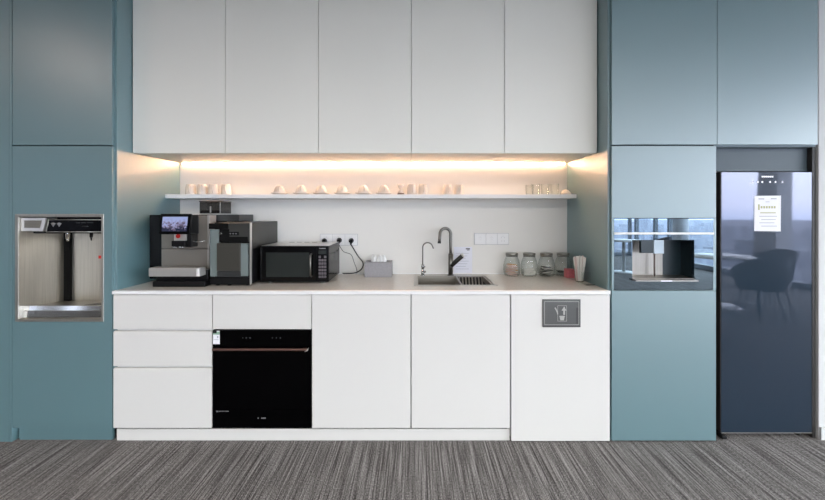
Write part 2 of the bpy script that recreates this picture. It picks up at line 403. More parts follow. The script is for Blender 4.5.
# holding tray panel (left) and control strip (right)
yq = -0.012
sp = MB(); sp.prism([(ix0 + .001, Z(217.6)), (X(45), Z(217.6)), (X(41.5), Z(231.5)), (ix0 + .001, Z(231.5))], yq, yq + 0.07)
spo = off(sp, W0).build('silver_panel', 'silver', wd, 0.003)
s2 = MB(); s2.prism([(X(23), Z(220.5)), (X(40.5), Z(220.5)), (X(38.5), Z(228)), (X(23), Z(228))], yq - 0.002, yq - 0.0005); off(s2, W0).build('recess', 'steel_dark', spo)
cp = MB(); pts = [(X(47), Z(219)), (ix1 - 0.001, Z(219)), (ix1 - 0.001, Z(232.8)), (X(44), Z(232.8))]
cp.prism(pts, yq, yq + 0.07); cpo = off(cp, W0).build('control_panel', 'black_glass', wd, 0.002)
tr = MB(); q = [(x, yq - 0.001, z) for x, z in [(ix1 - 0.003, Z(219.8)), (X(47.6), Z(219.8)), (X(45), Z(232.0)), (ix1 - 0.003, Z(232.0))]]
tr.tube(q[:2], 0.0022, 8); tr.tube(q[1:3], 0.0022, 8); tr.tube(q[2:], 0.0022, 8); off(tr, W0).build('silver_edge', 'silver', cpo)
mk = MB()
for px, py in ((52, 224.5), (58, 224.5)):
    mk.prism([(X(px - 2.4), Z(py - 1)), (X(px), Z(py - 2)), (X(px + 2.4), Z(py - 1)), (X(px), Z(py + 2.4))], yq - 0.0015, yq - 0.0002)
off(mk, W0).build('icon', 'grey_mark', cpo)
mk = MB()
for a0, a1, py in ((75, 79, 222.8), (80, 85, 222.8), (86, 92, 222.6), (81, 87, 226.3)): mk.box(X(a0), X(a1), yq - 0.0012, yq - 0.0002, Z(py + .4), Z(py - .4))
off(mk, W0).build('print', 'dim_mark', cpo)
nz = MB(); nxx = X(69.2, 2.3)
nz.cyl((nxx, 0.09, Z(233, 2.3) + .03), (nxx, 0.09, Z(238.5, 2.3)), 0.011); nz.cyl((nxx, 0.09, Z(238.5, 2.3)), (nxx, 0.09, Z(241, 2.3)), 0.009, 0.005); off(nz, W0).build('nozzle', 'chrome', wd, label='chrome nozzle')
nz = MB(); nxx = X(92.8, 2.3)
nz.cyl((nxx, 0.09, Z(233, 2.3) + .03), (nxx, 0.09, Z(237, 2.3)), 0.009); nz.cyl((nxx, 0.09, Z(237, 2.3)), (nxx, 0.09, Z(240.5, 2.3)), 0.007, 0.003); off(nz, W0).build('nozzle', 'black', wd, label='black nozzle')
tp = MB(); tp.box(ix0 + .003, ix1 - .003, 0.058, DB - .002, Z(233, 2.3), iz1 - .002); off(tp, W0).build('head_box', 'black', wd)
rb = MB(); rb.box(X(98.3, 2.47), X(100.6, 2.47), DB - 0.004, DB - .0005, Z(258.6, 2.47), Z(255.6, 2.47)); off(rb, W0).build('warning_sticker', 'red', wd, label='small red sticker')
# drip tray: flat top, sloped polished lip in two steps
ty = MB(); ty.xprism([(0.0085, .811), (DB - .001, .778), (DB - .001, iz0 + .001), (0.0085, iz0 + .001)], ix0 + .002, ix1 - .002); tyo = off(ty, W0).build('drip_tray', 'steel_h', wd)
for (ya, za, yb_, zb) in ((.008, .811, .0048, .784), (.002, .781, -.0006, iz0 + .003)):
    lp = MB(); lp.xprism([(ya, za), (yb_, zb), (.0084, zb), (.0084, za)], ix0 + .002, ix1 - .002); off(lp, W0).build('polished_lip', 'steel_bright', tyo)
gr = MB()
for i in range(7):
    xx = X(74) + i * 0.02; gr.xprism([(.05, .8062), (.16, .7914), (.16, .7926), (.05, .8074)], xx, xx + .008)
off(gr, W0).build('drain_grid', 'dark_grey', tyo)

# ------------------------------------------------------------------ white wall cabinets (five)
UD = 2.315; UY = Y(UD); uz0, uz1 = Z(153.3, UD), 2.745
ue = [PL + 0.004] + [X(p, UD) for p in (225.2, 318.3, 411.3, 504.3)] + [PR - 0.004]
names = ['leftmost white wall cabinet, next to the tall teal cabinet with the water dispenser', 'second white wall cabinet from the left, above the coffee machine hopper and cups',
         'middle one of the five white wall cabinets', 'fourth white wall cabinet from the left, above the sink', 'rightmost white wall cabinet, next to the teal cabinet at right']
for i in range(5):
    a, b = ue[i], ue[i + 1]; o0 = ((a + b) / 2, UY + .1, uz0)
    w = thing('wall_cabinet', names[i], 'cabinet', o0, 'white wall cabinets in a row')
    off(MB().box(a + .001, b - .001, UY + 0.021, YB - 0.001, uz0 + 0.002, uz1), o0).build('carcass', 'white_upper_lit', w)
    off(MB().box(a + .0016, b - .0016, UY, UY + 0.02, uz0, uz1), o0).build('door', 'white_upper_lit', w, 0.0012)

# under-cabinet LED strip and the cup shelf
ls = thing('led_strip', 'long warm LED light strip glowing under the white wall cabinets', 'light', (-0.3, YB - .02, uz0))
off(MB().xprism([(YB - .001, uz0 + .001), (YB - .006, uz0 + .001), (YB - .001, uz0 - .004)], PL + .02, PR - .02), (-0.3, YB - .02, uz0)).build('channel', 'silver', ls)
off(MB().xprism([(YB - .0068, uz0 + .0005), (YB - .0080, uz0 - .0008), (YB - .0026, uz0 - .0065), (YB - .0012, uz0 - .0053)], PL + .022, PR - .022), (-0.3, YB - .02, uz0)).build('diffuser', 'led', ls)
SD = 2.62; SY = Y(SD); ST = Z(194.3, SD); SB = Z(198.2, SD)
sh = MB().box(PL + .0015, PR - .0015, SY, YB - .001, SB, ST)
tag(off(sh, (-.3, SY, SB)).build('shelf', 'stone_edge', None, 0.001, (-.3, SY, SB)), 'long thin white shelf of cups and mugs above the worktop', 'shelf')

# ------------------------------------------------------------------ base run
def base_unit(name, label, px0, px1, parts, full=False):
    a, b = X(px0), X(px1); o0 = ((a + b) / 2, 0, 0.0)
    u = thing(name, label, 'cabinet', o0)
    ca, cb = max(a, PL + .002) + .001, min(b, PR - .002) - .001
    cz = 0.02 if full else 0.085
    if name == 'sink_cabinet':
        k = MB(); k.box(ca, ca + .016, 0.001, 0.57, cz, 0.885); k.box(cb - .016, cb, 0.001, 0.57, cz, 0.885); k.box(ca, cb, 0.001, 0.57, cz, cz + .016); k.box(ca, cb, .56, .57, cz, .885)
        k.box(ca + .016, cb - .016, 0.001, 0.012, cz, .885)
    else:
        k = MB(); k.box(ca, cb, 0.001, 0.57, cz, 0.885)
    off(k, o0).build('carcass', 'white_body', u)
    fo = []
    for nm, y0, y1 in parts:
        d = MB()
        z0, z1 = Z(y1), Z(y0)
        # front with a chamfered finger grip along its top edge
        d.xprism([(YF, z0), (YF, z1 - 0.006), (YF + 0.006, z1), (-0.001, z1), (-0.001, z0)], a + .0018, b - .0018)
        fo.append(off(d, o0).build(nm, 'white', u, 0.0008))
    return u, o0, fo
base_unit('drawer_unit', 'white base unit of three handleless drawers left of the dishwasher', 113, 212.2, [('drawer', 294.6, 329.2), ('drawer', 331.2, 366.2), ('drawer', 368.2, 428)])
u, o0, _ = base_unit('base_cabinet', 'white handleless base cabinet door right of the dishwasher', 311.8, 410.8, [('door', 294.6, 428)])
base_unit('sink_cabinet', 'white handleless base cabinet door below the sink', 411.2, 510.2, [('door', 294.6, 428)])
u, o0, fo = base_unit('bin_cabinet', 'white bin cabinet reaching the floor with a grey flap plate', 511, 610, [('door', 294.6, 441)], True)
# litter flap plate on the bin cabinet
fl = MB(); fl.box(X(542.3), X(580.3), YF - 0.005, YF - .0003, Z(327), Z(299.2)); flo = off(fl, o0).build('flap_plate', 'plaque', fo[0], 0.0012)
flo.parent = u
yp = YF - 0.0053
g2 = MB()
def frame_bars(mb, a, b, z0, z1, w, y0, y1):
    mb.box(a, b, y0, y1, z1 - w, z1); mb.box(a, b, y0, y1, z0, z0 + w); mb.box(a, a + w, y0, y1, z0 + w, z1 - w); mb.box(b - w, b, y0, y1, z0 + w, z1 - w)
frame_bars(g2, X(544), X(578.6), Z(324.6), Z(301.2), .0022, yp - .0006, yp); off(g2, o0).build('groove', 'plaque_mark', flo)
g3 = MB(); g3.box(X(575.8), X(577.6), yp - .001, yp, Z(323.5), Z(307.5)); g3.box(X(543), X(579.8), yp - .001, yp, Z(326.8), Z(325.6)); off(g3, o0).build('finger_slot', 'plaque_dark', flo)
g4 = MB()
frame_bars(g4, X(557.2), X(566.4), Z(321), Z(305.3), .0018, yp - .001, yp)
g4.prism([(X(563.8), Z(306.2)), (X(566), Z(310.3)), (X(561.2), Z(310.3))], yp - .0014, yp)     # arrow head
g4.box(X(562.9), X(564.6), yp - .0014, yp, Z(314.5), Z(310.2))
g4.prism([(X(559), Z(315.6)), (X(564.4), Z(315.6)), (X(563.4), Z(320)), (X(560), Z(320))], yp - .0012, yp)   # bin
g4.prism([(X(554.2), Z(307.6)), (X(555.2), Z(307.2)), (X(557.6), Z(311.6)), (X(557.8), Z(314)), (X(556.8), Z(314)), (X(556.4), Z(312))], yp - .0012, yp)  # hand stroke
off(g4, o0).build('bin_symbol', 'plaque_mark', flo)
# panel above dishwasher
pn = MB(); z0, z1 = Z(329.2), Z(294.6); pn.xprism([(YF, z0), (YF, z1 - .006), (YF + .006, z1), (-.001, z1), (-.001, z0)], X(212.6) + .0015, X(311.4) - .0015)
pn.box(X(214), X(310), 0, .4, z0 + .005, .885)
po = (X(262), 0, z0)
tag(off(pn, po).build('cover_panel', 'white', None, 0.0008, po), 'white fixed cover panel above the black dishwasher', 'panel')
# plinth
pl = MB().box(X(113.5, 2.205), X(509.8, 2.205), 0.005, 0.03, 0.0, 0.082)
pl = MB().box(PL + .002, X(509.3, 2.205), -0.004, -0.0005 + .001, 0.0, 0.0705)
tag(off(pl, (0, 0, 0)).build('plinth', 'white', None, 0.0008), 'long white plinth under the white base units and dishwasher', 'plinth')

# dishwasher
dw = thing('dishwasher', 'black glass built-in dishwasher with a slim bronze handle', 'dishwasher', (X(262), 0, Z(427.5)))
d0 = (X(262), 0, Z(427.5)); ax, bx_ = X(212.9), X(311.3)
off(MB().box(ax + .004, bx_ - .004, 0, .55, Z(427) , Z(330.8)), d0).build('body', 'black_matt', dw)
off(MB().box(ax, bx_, YF - .002, -.001, Z(346), Z(330.2)), d0).build('control_panel', 'black_glass', dw, .001)
off(MB().box(ax, bx_, YF - .002, -.001, Z(427.2), Z(409.5)), d0).build('kick_panel', 'black_glass', dw, .001)
dd = off(MB().box(ax, bx_, YF - .002, -.001, Z(409.2), Z(346.3)), d0).build('door', 'black_glass', dw, .001)
h = MB(); h.xprism([(YF - .026, Z(349.4)), (YF - .03, Z(348.2)), (YF - .026, Z(347.2)), (YF - .012, Z(347.2)), (YF - .012, Z(349.4))], X(214.5), X(308)); h.box(X(216), X(220), YF - .014, YF - .0022, Z(349), Z(347.6)); h.box(X(303), X(307), YF - .014, YF - .0022, Z(349), Z(347.6))
ho = off(h, d0).build('handle', 'bronze', dd, .001)
h = MB(); h.prism([(X(306), Z(350)), (X(308.2), Z(348)), (X(309.5), Z(346.6)), (X(308.8), Z(349.2))], YF - .031, YF - .012); off(h, d0).build('handle_tip', 'silver', ho)
yq2 = YF - .0022
s = MB(); s.box(X(213.2), X(220), yq2 - .0006, yq2, Z(344), Z(330.6)); so = off(s, d0).build('energy_label', 'paper', dw, label='small green and white energy sticker')
s = MB(); s.box(X(213.2), X(217), yq2 - .001, yq2 - .0006, Z(333.2), Z(330.6)); off(s, d0).build('sticker_header', 'black', so)
M['green'] = pmat('pale green', (150, 186, 160), .6)
s = MB(); s.box(X(217), X(220), yq2 - .001, yq2 - .0006, Z(334.5), Z(331.5)); s.box(X(213.2), X(220), yq2 - .001, yq2 - .0006, Z(334.4), Z(333.3)); off(s, d0).build('green_band', 'green', so)
s = MB(); s.box(X(217.4), X(218.6), yq2 - .001, yq2 - .0006, Z(338), Z(335.8)); s.box(X(214), X(219), yq2 - .001, yq2 - .0006, Z(339.7), Z(339.3)); off(s, d0).build('sticker_print', 'ink', so)
s = MB()
for a0, a1 in ((242.5, 243.4), (245.8, 247.2), (249.4, 251)): s.box(X(a0), X(a1), yq2 - .0006, yq2, Z(338.3), Z(337.2))
off(s, d0).build('control_print', 'dim_mark', dw)
s = MB()
for a0, a1 in ((272, 273.2), (276, 277), (280, 281.2)): s.box(X(a0), X(a1), yq2 - .0006, yq2, Z(338.3), Z(337.2))
off(s, d0).build('control_print', 'dim_mark', dw)
s = MB(); s.box(X(216.6), X(218), yq2 - .0006, yq2, Z(411.9), Z(410.5))
for k in range(7): s.box(X(218.8 + k * 1.5), X(219.9 + k * 1.5), yq2 - .0006, yq2, Z(411.6), Z(410.7))
off(s, d0).build('brand_mark', 'grey_mark', dw)
s = MB(); s.box(X(257.8), X(259), yq2 - .0006, yq2, Z(418.4), Z(417.4))
for k in range(3): s.box(X(261.4 + k * 1.6), X(262.7 + k * 1.6), yq2 - .0006, yq2, Z(418.5), Z(417.3))
off(s, d0).build('maker_mark', 'grey_mark', dw)

# ------------------------------------------------------------------ worktop with sink cut-out
skx0, skx1, sky0, sky1 = -0.012, 0.522, 0.118, 0.535
wt = thing('worktop', 'pale polished stone worktop with a thin white front edge', 'worktop', (-.3, 0, CT - .02))
w0 = (-.3, 0, CT - .02); zt0 = CT - .02
k = MB(); xa, xb = PL + .001, PR - .001; hx0, hx1, hy0, hy1 = skx0 + .014, skx1 - .014, sky0 + .014, sky1 - .014
k.box(xa, hx0, 0.0, YB - .001, zt0, CT); k.box(hx1, xb, 0, YB - .001, zt0, CT); k.box(hx0, hx1, 0, hy0, zt0, CT); k.box(hx0, hx1, hy1, YB - .001, zt0, CT)
off(k, w0).build('slab', 'stone', wt)
k = MB(); k.box(X(113), X(610), YF - .008, -.0003, zt0, CT); off(k, w0).build('front_edge', 'stone_edge', wt, .0012)
k = MB(); k.box(xa, xb, YB - .012, YB - .002, CT + .0003, CT + .006); off(k, w0).build('sealant_bead', 'stone_edge', wt)

# sink with drainer
sk = thing('sink', 'inset stainless steel sink with a slatted rack in its right half', 'sink', (.25, .33, CT))
s0 = (.25, .33, CT)
bx0, bx1, by0, by1, bd = 0.012, 0.292, sky0 + .03, 0.468, CT - .17
dx0, dx1 = 0.30, 0.505
e = .003
r = MB(); zt = CT + .0035
r.box(skx0, bx0, sky0, sky1, CT + .0004, zt); r.box(dx1, skx1, sky0, sky1, CT + .0004, zt); r.box(bx0, dx1, sky0, by0, CT + .0004, zt); r.box(bx0, dx1, by1, sky1, CT + .0004, zt); r.box(bx1, dx0, by0, by1, CT + .0004, zt)
off(r, s0).build('rim', 'steel_h', sk)
b = MB(); b.box(bx0 - e + .003, bx0 + .003, by0, by1, bd, CT); b.box(bx1 - .003, bx1 - .003 + e, by0, by1, bd, CT); b.box(bx0, bx1, by0, by0 + e, bd, CT); b.box(bx0, bx1, by1 - e, by1, bd, CT + .002); b.box(bx0, bx1, by0, by1, bd - e, bd)
off(b, s0).build('basin', 'steel_dark', sk)
b = MB(); b.lathe([(.05, 0), (.05, .003), (.04, .004), (.036, .001)], ((bx0 + bx1) / 2, by1 - .12, bd + .0005)); off(b, s0).build('drain', 'chrome', sk)
d = MB(); dz = CT - .075; d.box(dx0, dx1, by0, by1, dz - .004, dz); d.box(dx0, dx0 + .004, by0, by1, dz, CT); d.box(dx1 - .004, dx1, by0, by1, dz, CT); d.box(dx0, dx1, by0, by0 + .004, dz, CT); d.box(dx0, dx1, by1 - .004, by1, dz, CT)
dro = off(d, s0).build('drainer', 'dark_grey', sk)
for i in range(8):
    q = MB(); xx = dx0 + .012 + i * .0235; q.xprism([(by1 - .006, CT - .004), (by1 - .012, CT - .004), (by1 - .05, dz + .012), (by0 + .03, dz + .012), (by0 + .03, dz + .004), (by1 - .044, dz + .004)], xx, xx + .010); off(q, s0).build('rib', 'steel_h', dro)
q = MB(); q.box(dx0 + .006, dx1 - .006, by1 - .014, by1 - .005, CT - .003, CT + .003); q.box(dx1 - .016, dx1 - .006, by0 + .01, by1 - .015, CT - .03, CT + .003); off(q, s0).build('rack_frame', 'steel_h', dro)

# mixer tap
fxx, fyy = X(450.7, 2.705), Y(2.705)
ft = thing('mixer_tap', 'tall gunmetal swan-neck mixer tap with a slanted side lever', 'tap', (fxx, fyy, CT + .0035))
f = MB(); f.cyl((0, 0, 0), (0, 0, .006), .026, seg=20); f.cyl((0, 0, .006), (0, 0, .155), .0175, seg=20); f.cyl((0, 0, .155), (0, 0, .165), .0175, .012, seg=20); f.build('body', 'gunmetal', ft)
R_ = .041; zc = Z(227.5, 2.69) - CT - R_ - .012
f = MB(); path = [(0, 0, .16)] + [(0, 0, zc * .7)] + [(-R_ + R_ * math.cos(a), -.035 * (a / PI) ** 2 - 0, zc + R_ * math.sin(a) * 1.05) for a in [PI * j / 16 for j in range(17)]] + [(-2 * R_ - .003, -.04, zc - .03), (-2 * R_ - .005, -.043, zc - .052)]
f.tube(path, .0115, 14); f.build('spout', 'gunmetal', ft)
f = MB(); f.cyl((-2 * R_ - .005, -.043, zc - .050), (-2 * R_ - .006, -.044, zc - .066), .0125, seg=16); f.build('aerator', 'dark_grey', ft)
f = MB(); f.cyl((.004, -.004, .072), (.082, -.03, .148), .0165, seg=18); lo = f.build('lever', 'lever_dark', ft, .001)
f = MB(); f.cyl((.083, -.0305, .149), (.092, -.0335, .1575), .0155, .013, seg=18); f.build('lever_cap', 'silver', lo)
# small filter tap
fxx, fyy = X(422.7, 2.70), Y(2.70)
ft = thing('filter_tap', 'small thin chrome drinking water tap left of the mixer tap', 'tap', (fxx, fyy, CT + .0035))
f = MB(); f.cyl((0, 0, 0), (0, 0, .005), .018, seg=18); f.cyl((0, 0, .005), (0, 0, .03), .012, seg=16); f.cyl((0, 0, .03), (0, 0, .05), .0085, seg=16); f.cyl((0, 0, .05), (0, 0, .082), .012, seg=16); f.build('body', 'chrome', ft)
f = MB(); f.cyl((.008, -.01, .028), (.018, -.02, .03), .0075, seg=12); f.build('knob', 'chrome', ft)
f = MB(); f.cyl((.008, -.008, .066), (.014, -.018, .066), .006, seg=12); f.build('knob', 'chrome', ft)
R2 = .037; zc = Z(243, 2.7) - CT - R2
f = MB(); path = [(0, 0, .08), (0, 0, zc * .8)] + [(R2 - R2 * math.cos(a), -.02 * a / PI, zc + R2 * math.sin(a)) for a in [PI * .86 * j / 14 for j in range(15)]]
x_, y_, z_ = path[-1]; path.append((x_ + .009, y_ - .003, z_ - .022)); f.tube(path, .0048, 10); f.build('spout', 'gunmetal', ft)

# instruction sheet on the splashback
io = (X(463, 2.785), YB - .002, Z(260, 2.785))
i_ = thing('instruction_sheet', 'pale lilac printed sheet stuck to the splashback behind the mixer tap', 'paper', io)
mb = MB(); mb.box(-.07, .07, 0, .001, -.1, .1); mb.build('sheet', 'paper_lilac', i_)
mb = MB(); mb.box(.022, .054, -.0006, 0, .082, .09); mb.box(.03, .05, -.0006, 0, .074, .079); mb.build('heading', 'ink_dark', i_)
mb = MB()
for j in range(7): mb.box(-.055, .045 - .012 * (j % 3), -.0006, 0, .05 - j * .02, .0525 - j * .02)
mb.build('print', 'ink', i_)

# ------------------------------------------------------------------ wall sockets
def sockets(label, px0, px1, py0, py1, kinds):
    d = 2.785; o0 = (X((px0 + px1) / 2, d), YB, Z((py0 + py1) / 2, d)); s = thing('wall_socket', label, 'socket', o0)
    w = X(px1, d) - X(px0, d); h = Z(py0, d) - Z(py1, d); n = len(kinds); mw = w / n
    off(MB().box(-w / 2 - .003, w / 2 + .003, -.006, -.0005, -h / 2 - .003, h / 2 + .003), (0, 0, 0)).build('back_frame', 'plastic_line', s, .001)
    for i, kd in enumerate(kinds):
        a = -w / 2 + i * mw + .0015; b = a + mw - .003
        m = MB().box(a, b, -.011, -.0062, -h / 2 + .001, h / 2 - .001).build('module', 'plastic_white', s, .0015)
        c = (a + b) / 2; q = MB()
        if kd == 'socket':
            for dx, dz_, tw in ((-.012, .012, .4), (.012, .012, -.4), (0, .02, 0)): q.box(c + dx - .0015, c + dx + .0015, -.0116, -.0111, dz_ - .005, dz_ + .005)
            for dx in (-.01, .01): q.box(c + dx - .0016, c + dx + .0016, -.0116, -.0111, -.02, -.011)
        elif kd == 'switch': 
            q.box(c - .012, c + .012, -.0116, -.0111, .008, .0095); q.box(c - .008, c + .008, -.0116, -.0111, -.006, -.005); q.box(c - .006, c + .006, -.0116, -.0111, .018, .019)
        q.build('slots', 'plastic_line', m)
sockets('white triple wall socket plate left of the sink with black plugs in it', 320.4, 357.4, 234.2, 245.2, ['socket'] * 3)
sockets('white triple plate of two switches and a socket right of the sink', 474.4, 508.4, 233.4, 244.4, ['switch', 'switch', 'socket'])
def bez(pts, n=10):
    P = [Vector(p) for p in pts]; out = []
    for i in range(len(P) - 1):
        a = P[max(i - 1, 0)]; b = P[i]; c = P[i + 1]; d = P[min(i + 2, len(P) - 1)]
        for k in range(n):
            t_ = k / n; out.append(0.5 * ((2 * b) + (c - a) * t_ + (2 * a - 5 * b + 4 * c - d) * t_ ** 2 + (3 * b - a - 3 * c + d) * t_ ** 3))
    return out + [P[-1]]
def plug(px, py, label, path=None, r=.0035):
    d = 2.76; o0 = (X(px, d), YB - .0125, Z(py, d)); s = thing('power_plug', label, 'plug', o0)
    m = MB(); m.cyl((0, 0, 0), (0, -.012, 0), .019, .019, 18); m.cyl((0, -.012, 0), (0, -.03, -.004), .0165, .011, 16); m.cyl((0, -.022, -.008), (0, -.024, -.03), .009, .0055, 12); m.build('plug_body', 'black', s)
    if path:
        pp = [(0, -.024, -.026)] + [(X(a, 2.2 + y) - o0[0], y - o0[1], Z(b, 2.2 + y) - o0[2]) for a, b, y in path]
        MB().tube(bez(pp), r, 8).build('cord', 'cord', s)
plug(324, 241, 'black plug in the left socket, just above the microwave top')
plug(339, 240.4, 'black plug in the middle socket at the back corner of the microwave', [(340.5, 247.5, .555), (344, 251.8, .55), (351, 254.6, .55), (354, 262, .552), (356.6, 269, .54), (357, 273.5, .535)], .0022)
plug(351, 240.8, 'black plug in the right socket with a thick looping cord', [(352.5, 247, .556), (358, 256, .55), (363, 263, .54), (361.5, 269, .53), (355, 272.8, .522), (345, 273.4, .53), (342.8, 273.2, .55)], .0042)

# ------------------------------------------------------------------ tissue box
td = 2.64; to = ((X(364.4, td) + X(391.6, td)) / 2, Y(td) + .06, CT + .0005); tw = X(391.6, td) - X(364.4, td)
tb = thing('tissue_box', 'grey felt tissue box with white tissue sticking out, left of the sink', 'tissue box', to)
m = MB(); hh = .108; q = .012
m.box(-tw / 2, tw / 2, -.06, .06, 0, hh - .006); m.box(-tw / 2, -tw / 2 + .035, -.06, .06, hh - .006, hh); m.box(tw / 2 - .035, tw / 2, -.06, .06, hh - .006, hh); m.box(-tw / 2 + .035, tw / 2 - .035, -.06, -.035, hh - .006, hh); m.box(-tw / 2 + .035, tw / 2 - .035, .035, .06, hh - .006, hh)
m.build('box', 'tissue_box', tb, .002)
m = MB(); rr = random.Random(5); n = 16; vs = []; fs = []
for i in range(n + 1):
    u_ = -.058 + .116 * i / n
    amp = .018 * math.sin(i * 1.7); top = .03 + .02 * abs(math.sin(i * .75 + .6)) - (.022 if 6 <= i <= 7 else 0)
    vs += [(u_, amp * .3, hh - .004), (u_ * .95, amp, hh + top * .5), (u_ * .9 + .006 * math.sin(i * 2.3), amp * 1.4 - .004, hh + top)]
for i in range(n):
    for j in range(2): fs.append((i * 3 + j, (i + 1) * 3 + j, (i + 1) * 3 + j + 1, i * 3 + j + 1))
m._add(vs, fs, True); m.build('tissue', 'tissue', tb)

# ------------------------------------------------------------------ microwave
md = 2.395; mw0, mw1 = X(259.8, md), X(328.6, md); mo = ((mw0 + mw1) / 2, Y(md) + .18, CT + .0005)
mh0, mh1 = Z(282, md) - CT, Z(246.2, md) - CT; mw = mw1 - mw0; yF = -.18
mo_ = thing('microwave', 'black countertop microwave oven between the black milk cooler and the sockets', 'microwave', mo)
m = MB().box(-mw / 2, mw / 2, yF + .012, .16, mh0, mh1).build('housing', 'black_gloss', mo_, .004)
MB().box(-mw / 2 + .004, mw / 2 - .004, yF + .02, .155, mh1 + .0004, mh1 + .0016).build('top_reflection', 'silver', m, label='pale reflection painted on the top')  # silver sheet stands in for light reflected off the black housing
m2 = MB()
for i in range(4): MB().box(-.13 + i * .055, -.095 + i * .055, .10, .115, mh1 + .0018, mh1 + .003).build('vent', 'dark_grey', m)
m2 = MB()
for j in range(7): m2.box(mw / 2 + .0002, mw / 2 + .001, -.02, .05, mh0 + .12 + j * .009, mh0 + .124 + j * .009)
m2.build('side_vents', 'dark_grey', m)
pxs = lambda p: X(p, md) - mo[0]
pz = lambda p: Z(p, md) - CT
dr = MB().box(-mw / 2, pxs(316.6), yF, yF + .0115, mh0, mh1).build('door', 'black_gloss', mo_, .003)
m2 = MB().box(pxs(266), pxs(309.5), yF - .0015, yF - .0003, pz(277), pz(252.5)).build('window', 'machine_window', dr) if 'machine_window' in M else None
M['oven_window'] = pmat('oven window', (38, 42, 40), .18, spec=.4)
MB().box(pxs(266), pxs(309.5), yF - .0015, yF - .0003, pz(277), pz(252.5)).build('window', 'oven_window', dr, .001)
m2 = MB(); m2.tube([(pxs(311.4), yF - .0005, pz(254)), (pxs(311.4), yF - .022, pz(255)), (pxs(311.4), yF - .022, pz(275.5)), (pxs(311.4), yF - .0005, pz(276.5))], .0055, 10); m2.build('handle', 'gunmetal', dr)
cpn = MB().box(pxs(317), mw / 2, yF, yF + .0115, mh0, mh1).build('control_panel', 'black_gloss', mo_, .003)
MB().box(pxs(318.6), pxs(326.4), yF - .0015, yF - .0003, pz(254.2), pz(250.4)).build('display', 'oven_window', cpn)
MB().box(pxs(319.2), pxs(325.6), yF - .0012, yF - .0003, pz(249), pz(248)).build('brand_mark', 'grey_mark', cpn)
M['keys'] = pmat('mauve grey keys', (92, 86, 91), .5)
for r_ in range(7):
    for c_ in range(3):
        if r_ in (0,) and c_ == 1: continue
        MB().box(pxs(318.7 + c_ * 2.7), pxs(320.9 + c_ * 2.7), yF - .0018, yF - .0003, pz(258.2 + r_ * 3.3), pz(255.8 + r_ * 3.3)).build('key', 'keys', cpn)
for sx in (-1, 1):
    for sy in (-.13, .13): MB().cyl((sx * (mw / 2 - .05), sy, 0), (sx * (mw / 2 - .05), sy, mh0 + .001), .014, seg=14).build('foot', 'silver', mo_)

# ------------------------------------------------------------------ coffee machine
cd = 2.40; co_ = (X(184, cd), Y(cd), CT + .0005)
cm = thing('coffee_machine', 'large black and taupe automatic coffee machine with a tilted touchscreen', 'coffee machine', co_)
def bx3(name, mat, px0, px1, py0, py1, d, back, par=cm, bev=.003, label=None, base=co_):
    mb = MB().box(X(px0, d), X(px1, d), Y(d), back, Z(py1, d), Z(py0, d)); return off(mb, base).build(name, mat, par, bev, label=label)
body = bx3('housing', 'black_gloss', 149.3, 203.5, 214.8, 279, 2.455, .565, bev=.005)
bx3('front_panel', 'coffee_taupe', 161.3, 208, 215.6, 248.5, 2.40, .2545)
bx3('lower_panel', 'coffee_taupe', 161.3, 208, 248.9, 271, 2.40, .2545)
bx3('dark_column', 'dark_grey', 190, 198, 214.8, 233.5, 2.39, .1995, bev=.001)
off(MB().box(X(156, 2.33), X(208, 2.33), .1305, .2, CT + .03, Z(270, 2.33)), co_).build('tray_housing', 'black', cm, .003)
bs = off(MB().box(X(153, 2.29), X(207.3, 2.31), .085, .56, CT + .001, CT + .036), co_).build('base', 'black', cm, .004)
tyb = MB(); tyb.box(X(148.3, 2.26), X(199.5, 2.26), .06, .13, Z(276.6, 2.26), Z(268, 2.26)); tray = off(tyb, co_).build('drip_tray', 'silver', cm, .004)
tg = MB()
for i in range(11): tg.box(X(151, 2.26) + i * .0265, X(151, 2.26) + i * .0265 + .018, .07, .122, Z(268, 2.26) + .0003, Z(268, 2.26) + .0018)
off(tg, co_).build('tray_grid', 'coffee_taupe', tray)
tl = MB().box(X(196.6, 2.26), X(199.0, 2.26), .0592, .0598, Z(276, 2.26), Z(268.6, 2.26)); off(tl, co_).build('painted_highlight', 'stone_edge', tray)  # pale strip painted where the tray corner catches a highlight
# touchscreen, tilted back a little
sc0 = (X(175.1, 2.30), Y(2.30), Z(224, 2.30))
sd = X(190.6, 2.30) - X(159.6, 2.30); shh = Z(213.8, 2.30) - Z(234.4, 2.30)
s_ = MB().box(-sd / 2, sd / 2, 0, .011, -shh / 2, shh / 2).build('touchscreen', 'black_gloss', cm, .003); s_.location = Vector(sc0) - Vector(co_); s_.rotation_euler = (-.12, 0, 0)
MB().box(-sd / 2 + .017, sd / 2 - .020, -.0015, -.0004, -shh / 2 + .018, shh / 2 - .019).build('display', 'screen', s_)
br = MB(); br.box(X(170, 2.34), X(186, 2.34), .118, .199, Z(232, 2.34), Z(216, 2.34)); off(br, co_).build('screen_bracket', 'black', cm)
